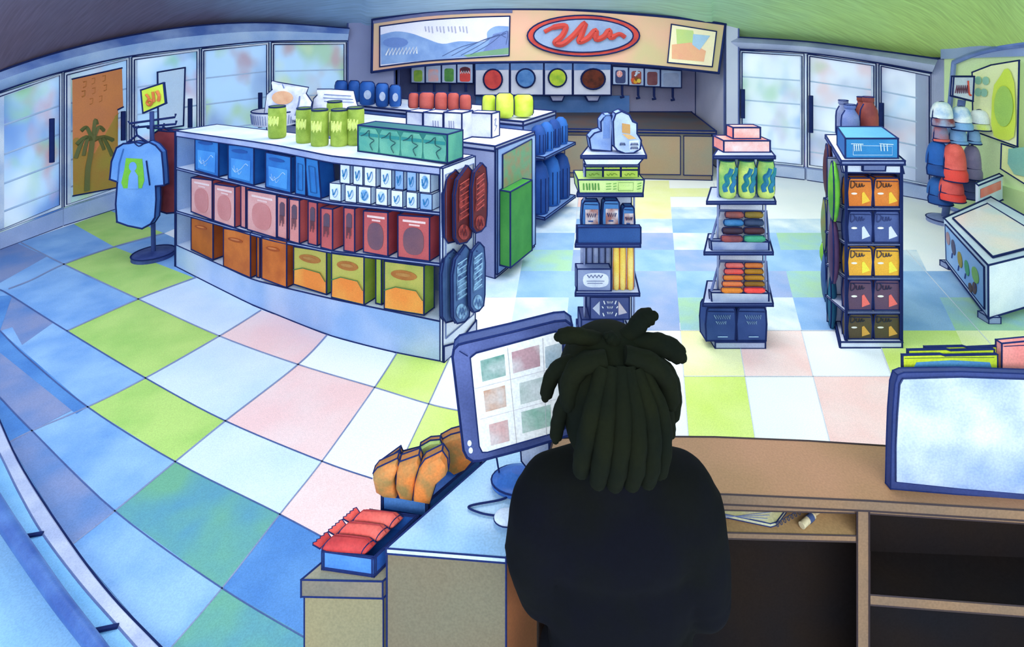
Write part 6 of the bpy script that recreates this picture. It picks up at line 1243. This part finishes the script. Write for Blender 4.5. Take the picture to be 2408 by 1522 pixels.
# ================================================================ PERSON
kk = 1.25/F
def pp(x, y, dy=0.0): v = P(x, y, 1.25); return Vector((v.x, v.y+dy, v.z))
per = thing('person', 'person seen from behind with short dark dreadlocks and a dark jacket, standing at the counter', 'person', (pp(1440, 1200).x, 1.25, 0))
SKN, JKT, HR, TRS = M('120e0e', '141210', 6, .9, .9), M('0a0b13', '0d0f0b', 5, .9, .9), M('0d120c', '15180b', 9, .9, .9), M('0b0c12', '0e0e11', 5, .9, .9)
def blob(g, c, r, m): g.ell(c, r, m, 20, 12)
def cap_(g, pts, rs, m, n=14):      # closed tapered limb
    P_, R_ = [], []
    for i in range(len(pts)-1):
        for j in range(5): t_ = j/5; P_.append(pts[i]*(1-t_)+pts[i+1]*t_); R_.append(rs[i]*(1-t_)+rs[i+1]*t_)
    P_.append(pts[-1]); R_.append(rs[-1]); g.tube(P_, R_, m, n)
    for p, r in ((pts[0], rs[0]), (pts[-1], rs[-1])): g.ell(p, (r, r, r), m, 14, 8)
    for p, r in zip(pts[1:-1], rs[1:-1]): g.ell(p, (r, r, r), m, 14, 8)
def remesh(o, vs, sm=6):
    md = o.modifiers.new('union', 'REMESH'); md.mode = 'VOXEL'; md.voxel_size = vs; md.use_smooth_shade = True
    s_ = o.modifiers.new('soften', 'SMOOTH'); s_.factor = .5; s_.iterations = sm
sl, sr = pp(1292, 1190), pp(1604, 1188); el, er = pp(1256, 1345, .02), pp(1655, 1402, .01); hl, hr_ = Vector((.135, 1.545, 1.085)), Vector((.40, 1.55, 1.085))
# body: head, neck, trunk, arms, hands, one continuous surface
g = G(); hc = pp(1432, 920, .0)
blob(g, hc, (.098, .118, .13), SKN); blob(g, hc+Vector((0, .03, -.07)), (.07, .085, .07), SKN)
cap_(g, [pp(1438, 1010, -.01), pp(1440, 1110, -.01)], [.072, .088], SKN)
blob(g, hc+Vector((0, .125, -.03)), (.014, .022, .022), SKN)
for s_ in (-1, 1): blob(g, hc+Vector((s_*.1, 0, -.02)), (.014, .022, .034), SKN)
blob(g, pp(1445, 1230), (.17, .09, .20), SKN); blob(g, pp(1452, 1440), (.145, .09, .22), SKN); blob(g, pp(1452, 1600), (.15, .10, .14), SKN)
for s0, e0, h0, w_ in ((sl, el, hl, -1), (sr, er, hr_, 1)):
    cap_(g, [s0, e0, h0-Vector((0, .07, -.005))], [.052, .042, .027], SKN)
    blob(g, h0-Vector((0, .025, 0)), (.036, .048, .014), SKN)
    for k in range(4):
        b0 = h0+Vector(((k-1.5)*.019, .012, .002)); L_ = (.034, .042, .045, .038)[k]
        cap_(g, [b0, b0+Vector(((k-1.5)*.003, L_*.6, .006)), b0+Vector(((k-1.5)*.005, L_*1.25, -.008))], [.0088, .008, .007], SKN, 8)
    b0 = h0+Vector((-w_*.03, -.04, 0)); cap_(g, [b0, b0+Vector((-w_*.022, .022, .002)), b0+Vector((-w_*.026, .046, -.002))], [.011, .0095, .008], SKN, 8)
for s_ in (-1, 1):
    hip = Vector((per.location.x+s_*.09, 1.25, .84)); cap_(g, [hip, Vector((hip.x+s_*.01, 1.27, .47)), Vector((hip.x+s_*.015, 1.24, .09))], [.085, .058, .042], SKN)
o = g.build('body', per, 0); remesh(o, .008, 3)
# face details on the far side of the head
g = G()
for s_ in (-1, 1): g.ell(hc+Vector((s_*.036, .112, .0)), (.014, .008, .007), M('c9c4bc')); g.ell(hc+Vector((s_*.036, .12, .0)), (.006, .003, .006), M('1a1414'))
g.build('eyes', per, 0); g = G(); g.ell(hc+Vector((0, .112, -.083)), (.028, .01, .009), M('3a2424')); g.build('lips', per, 0)
# jacket
g = G()
blob(g, pp(1448, 1215, -.005), (.215, .125, .165), JKT); blob(g, pp(1440, 1135, -.005), (.16, .095, .085), JKT); blob(g, pp(1452, 1350, 0), (.19, .12, .24), JKT); blob(g, pp(1457, 1500, 0), (.178, .118, .22), JKT)
cap_(g, [pp(1440, 1100, -.0), pp(1300, 1165, 0)], [.07, .088], JKT); cap_(g, [pp(1440, 1100, -.0), pp(1598, 1160, 0)], [.07, .09], JKT)
cap_(g, [pp(1290, 1200), pp(1266, 1300, .01), pp(1282, 1395, .03), Vector((.115, 1.44, 1.045))], [.098, .084, .074, .04], JKT)
cap_(g, [pp(1608, 1195), pp(1634, 1300, .0), pp(1650, 1398, .01), Vector((.41, 1.44, 1.045))], [.098, .084, .074, .04], JKT)
cap_(g, [pp(1438, 1050, -.005), pp(1440, 1110, -.005)], [.083, .10], JKT)
o = g.build('jacket', per, 0); remesh(o, .011, 6)
g = G()
for s_ in (-1, 1):
    hip = Vector((per.location.x+s_*.088, 1.25, .86)); cap_(g, [hip, Vector((hip.x+s_*.01, 1.27, .47)), Vector((hip.x+s_*.015, 1.24, .13))], [.1, .075, .062], TRS)
blob(g, Vector((per.location.x, 1.25, .88)), (.165, .115, .13), TRS); o = g.build('trousers', per, 0); remesh(o, .012, 4)
for s_ in (-1, 1):
    g = G(); c = Vector((per.location.x+s_*.105, 1.28, .0)); blob(g, c+Vector((0, .02, .045)), (.048, .13, .045), TRS); blob(g, c+Vector((0, -.05, .07)), (.045, .06, .06), TRS); g.build('shoe', per, 0)
# hair
g = G(); blob(g, pp(1432, 892, -.01), (.128, .135, .135), HR); blob(g, pp(1436, 960, -.035), (.118, .10, .11), HR); o = g.build('hair', per, 0); remesh(o, .01, 3)
def lock(pts, r, dy=(0,)):
    g = G(); P_ = curve([tuple(pp(x, y, dy[min(i, len(dy)-1)])) for i, (x, y) in enumerate(pts)], 5); P_ = [Vector(p) for p in P_]; n = len(P_)
    rs = [r*kk*(.85+.2*math.sin(math.pi*min(1, i/(n-1)*1.0)*.9)+.05*math.sin(i*1.9)) for i in range(n)]; rs[-1] *= .62; rs[-2] *= .9
    g.tube(P_, rs, HR, 12); g.ell(P_[-1], (rs[-1],)*3, HR, 10, 6); g.build('hair_lock', per, 0)
for pts, r, dy in [
    ([(1425, 790), (1380, 772), (1340, 766), (1308, 770)], 17, (-.02, -.04, -.04)), ([(1430, 800), (1480, 772), (1512, 750), (1538, 743)], 20, (-.02, -.02, 0)), ([(1460, 800), (1520, 792), (1566, 806), (1596, 828)], 24, (-.03, -.03, -.02)),
    ([(1380, 815), (1326, 838), (1298, 885), (1282, 936)], 17, (-.05, -.03, 0)), ([(1350, 850), (1320, 905), (1310, 960), (1303, 1004)], 16, (-.08, -.06, -.04)), ([(1530, 820), (1562, 860), (1580, 920), (1576, 982)], 19, (-.05, -.03, -.01)),
    ([(1410, 790), (1360, 800), (1335, 840), (1328, 900)], 22, (-.09, -.09, -.08)), ([(1450, 780), (1510, 800), (1545, 850), (1558, 905)], 22, (-.09, -.09, -.07)), ([(1520, 830), (1545, 900), (1556, 960), (1558, 990)], 16, (-.07, -.06, -.05)),
    ([(1400, 800), (1370, 880), (1356, 960), (1352, 1030)], 20, (-.1, -.14, -.13, -.1)), ([(1420, 800), (1400, 880), (1390, 960), (1386, 1046)], 20, (-.1, -.15, -.15, -.11)), ([(1440, 800), (1432, 880), (1424, 970), (1422, 1050)], 20, (-.1, -.155, -.15, -.11)),
    ([(1455, 800), (1462, 880), (1460, 970), (1458, 1048)], 20, (-.1, -.15, -.15, -.11)), ([(1470, 805), (1492, 880), (1494, 970), (1492, 1044)], 20, (-.1, -.14, -.14, -.11)), ([(1485, 810), (1518, 880), (1524, 960), (1522, 1034)], 19, (-.09, -.12, -.12, -.1)), ([(1440, 790), (1432, 772), (1418, 762)], 15, (-.05, -.05))]: lock(pts, r, dy)
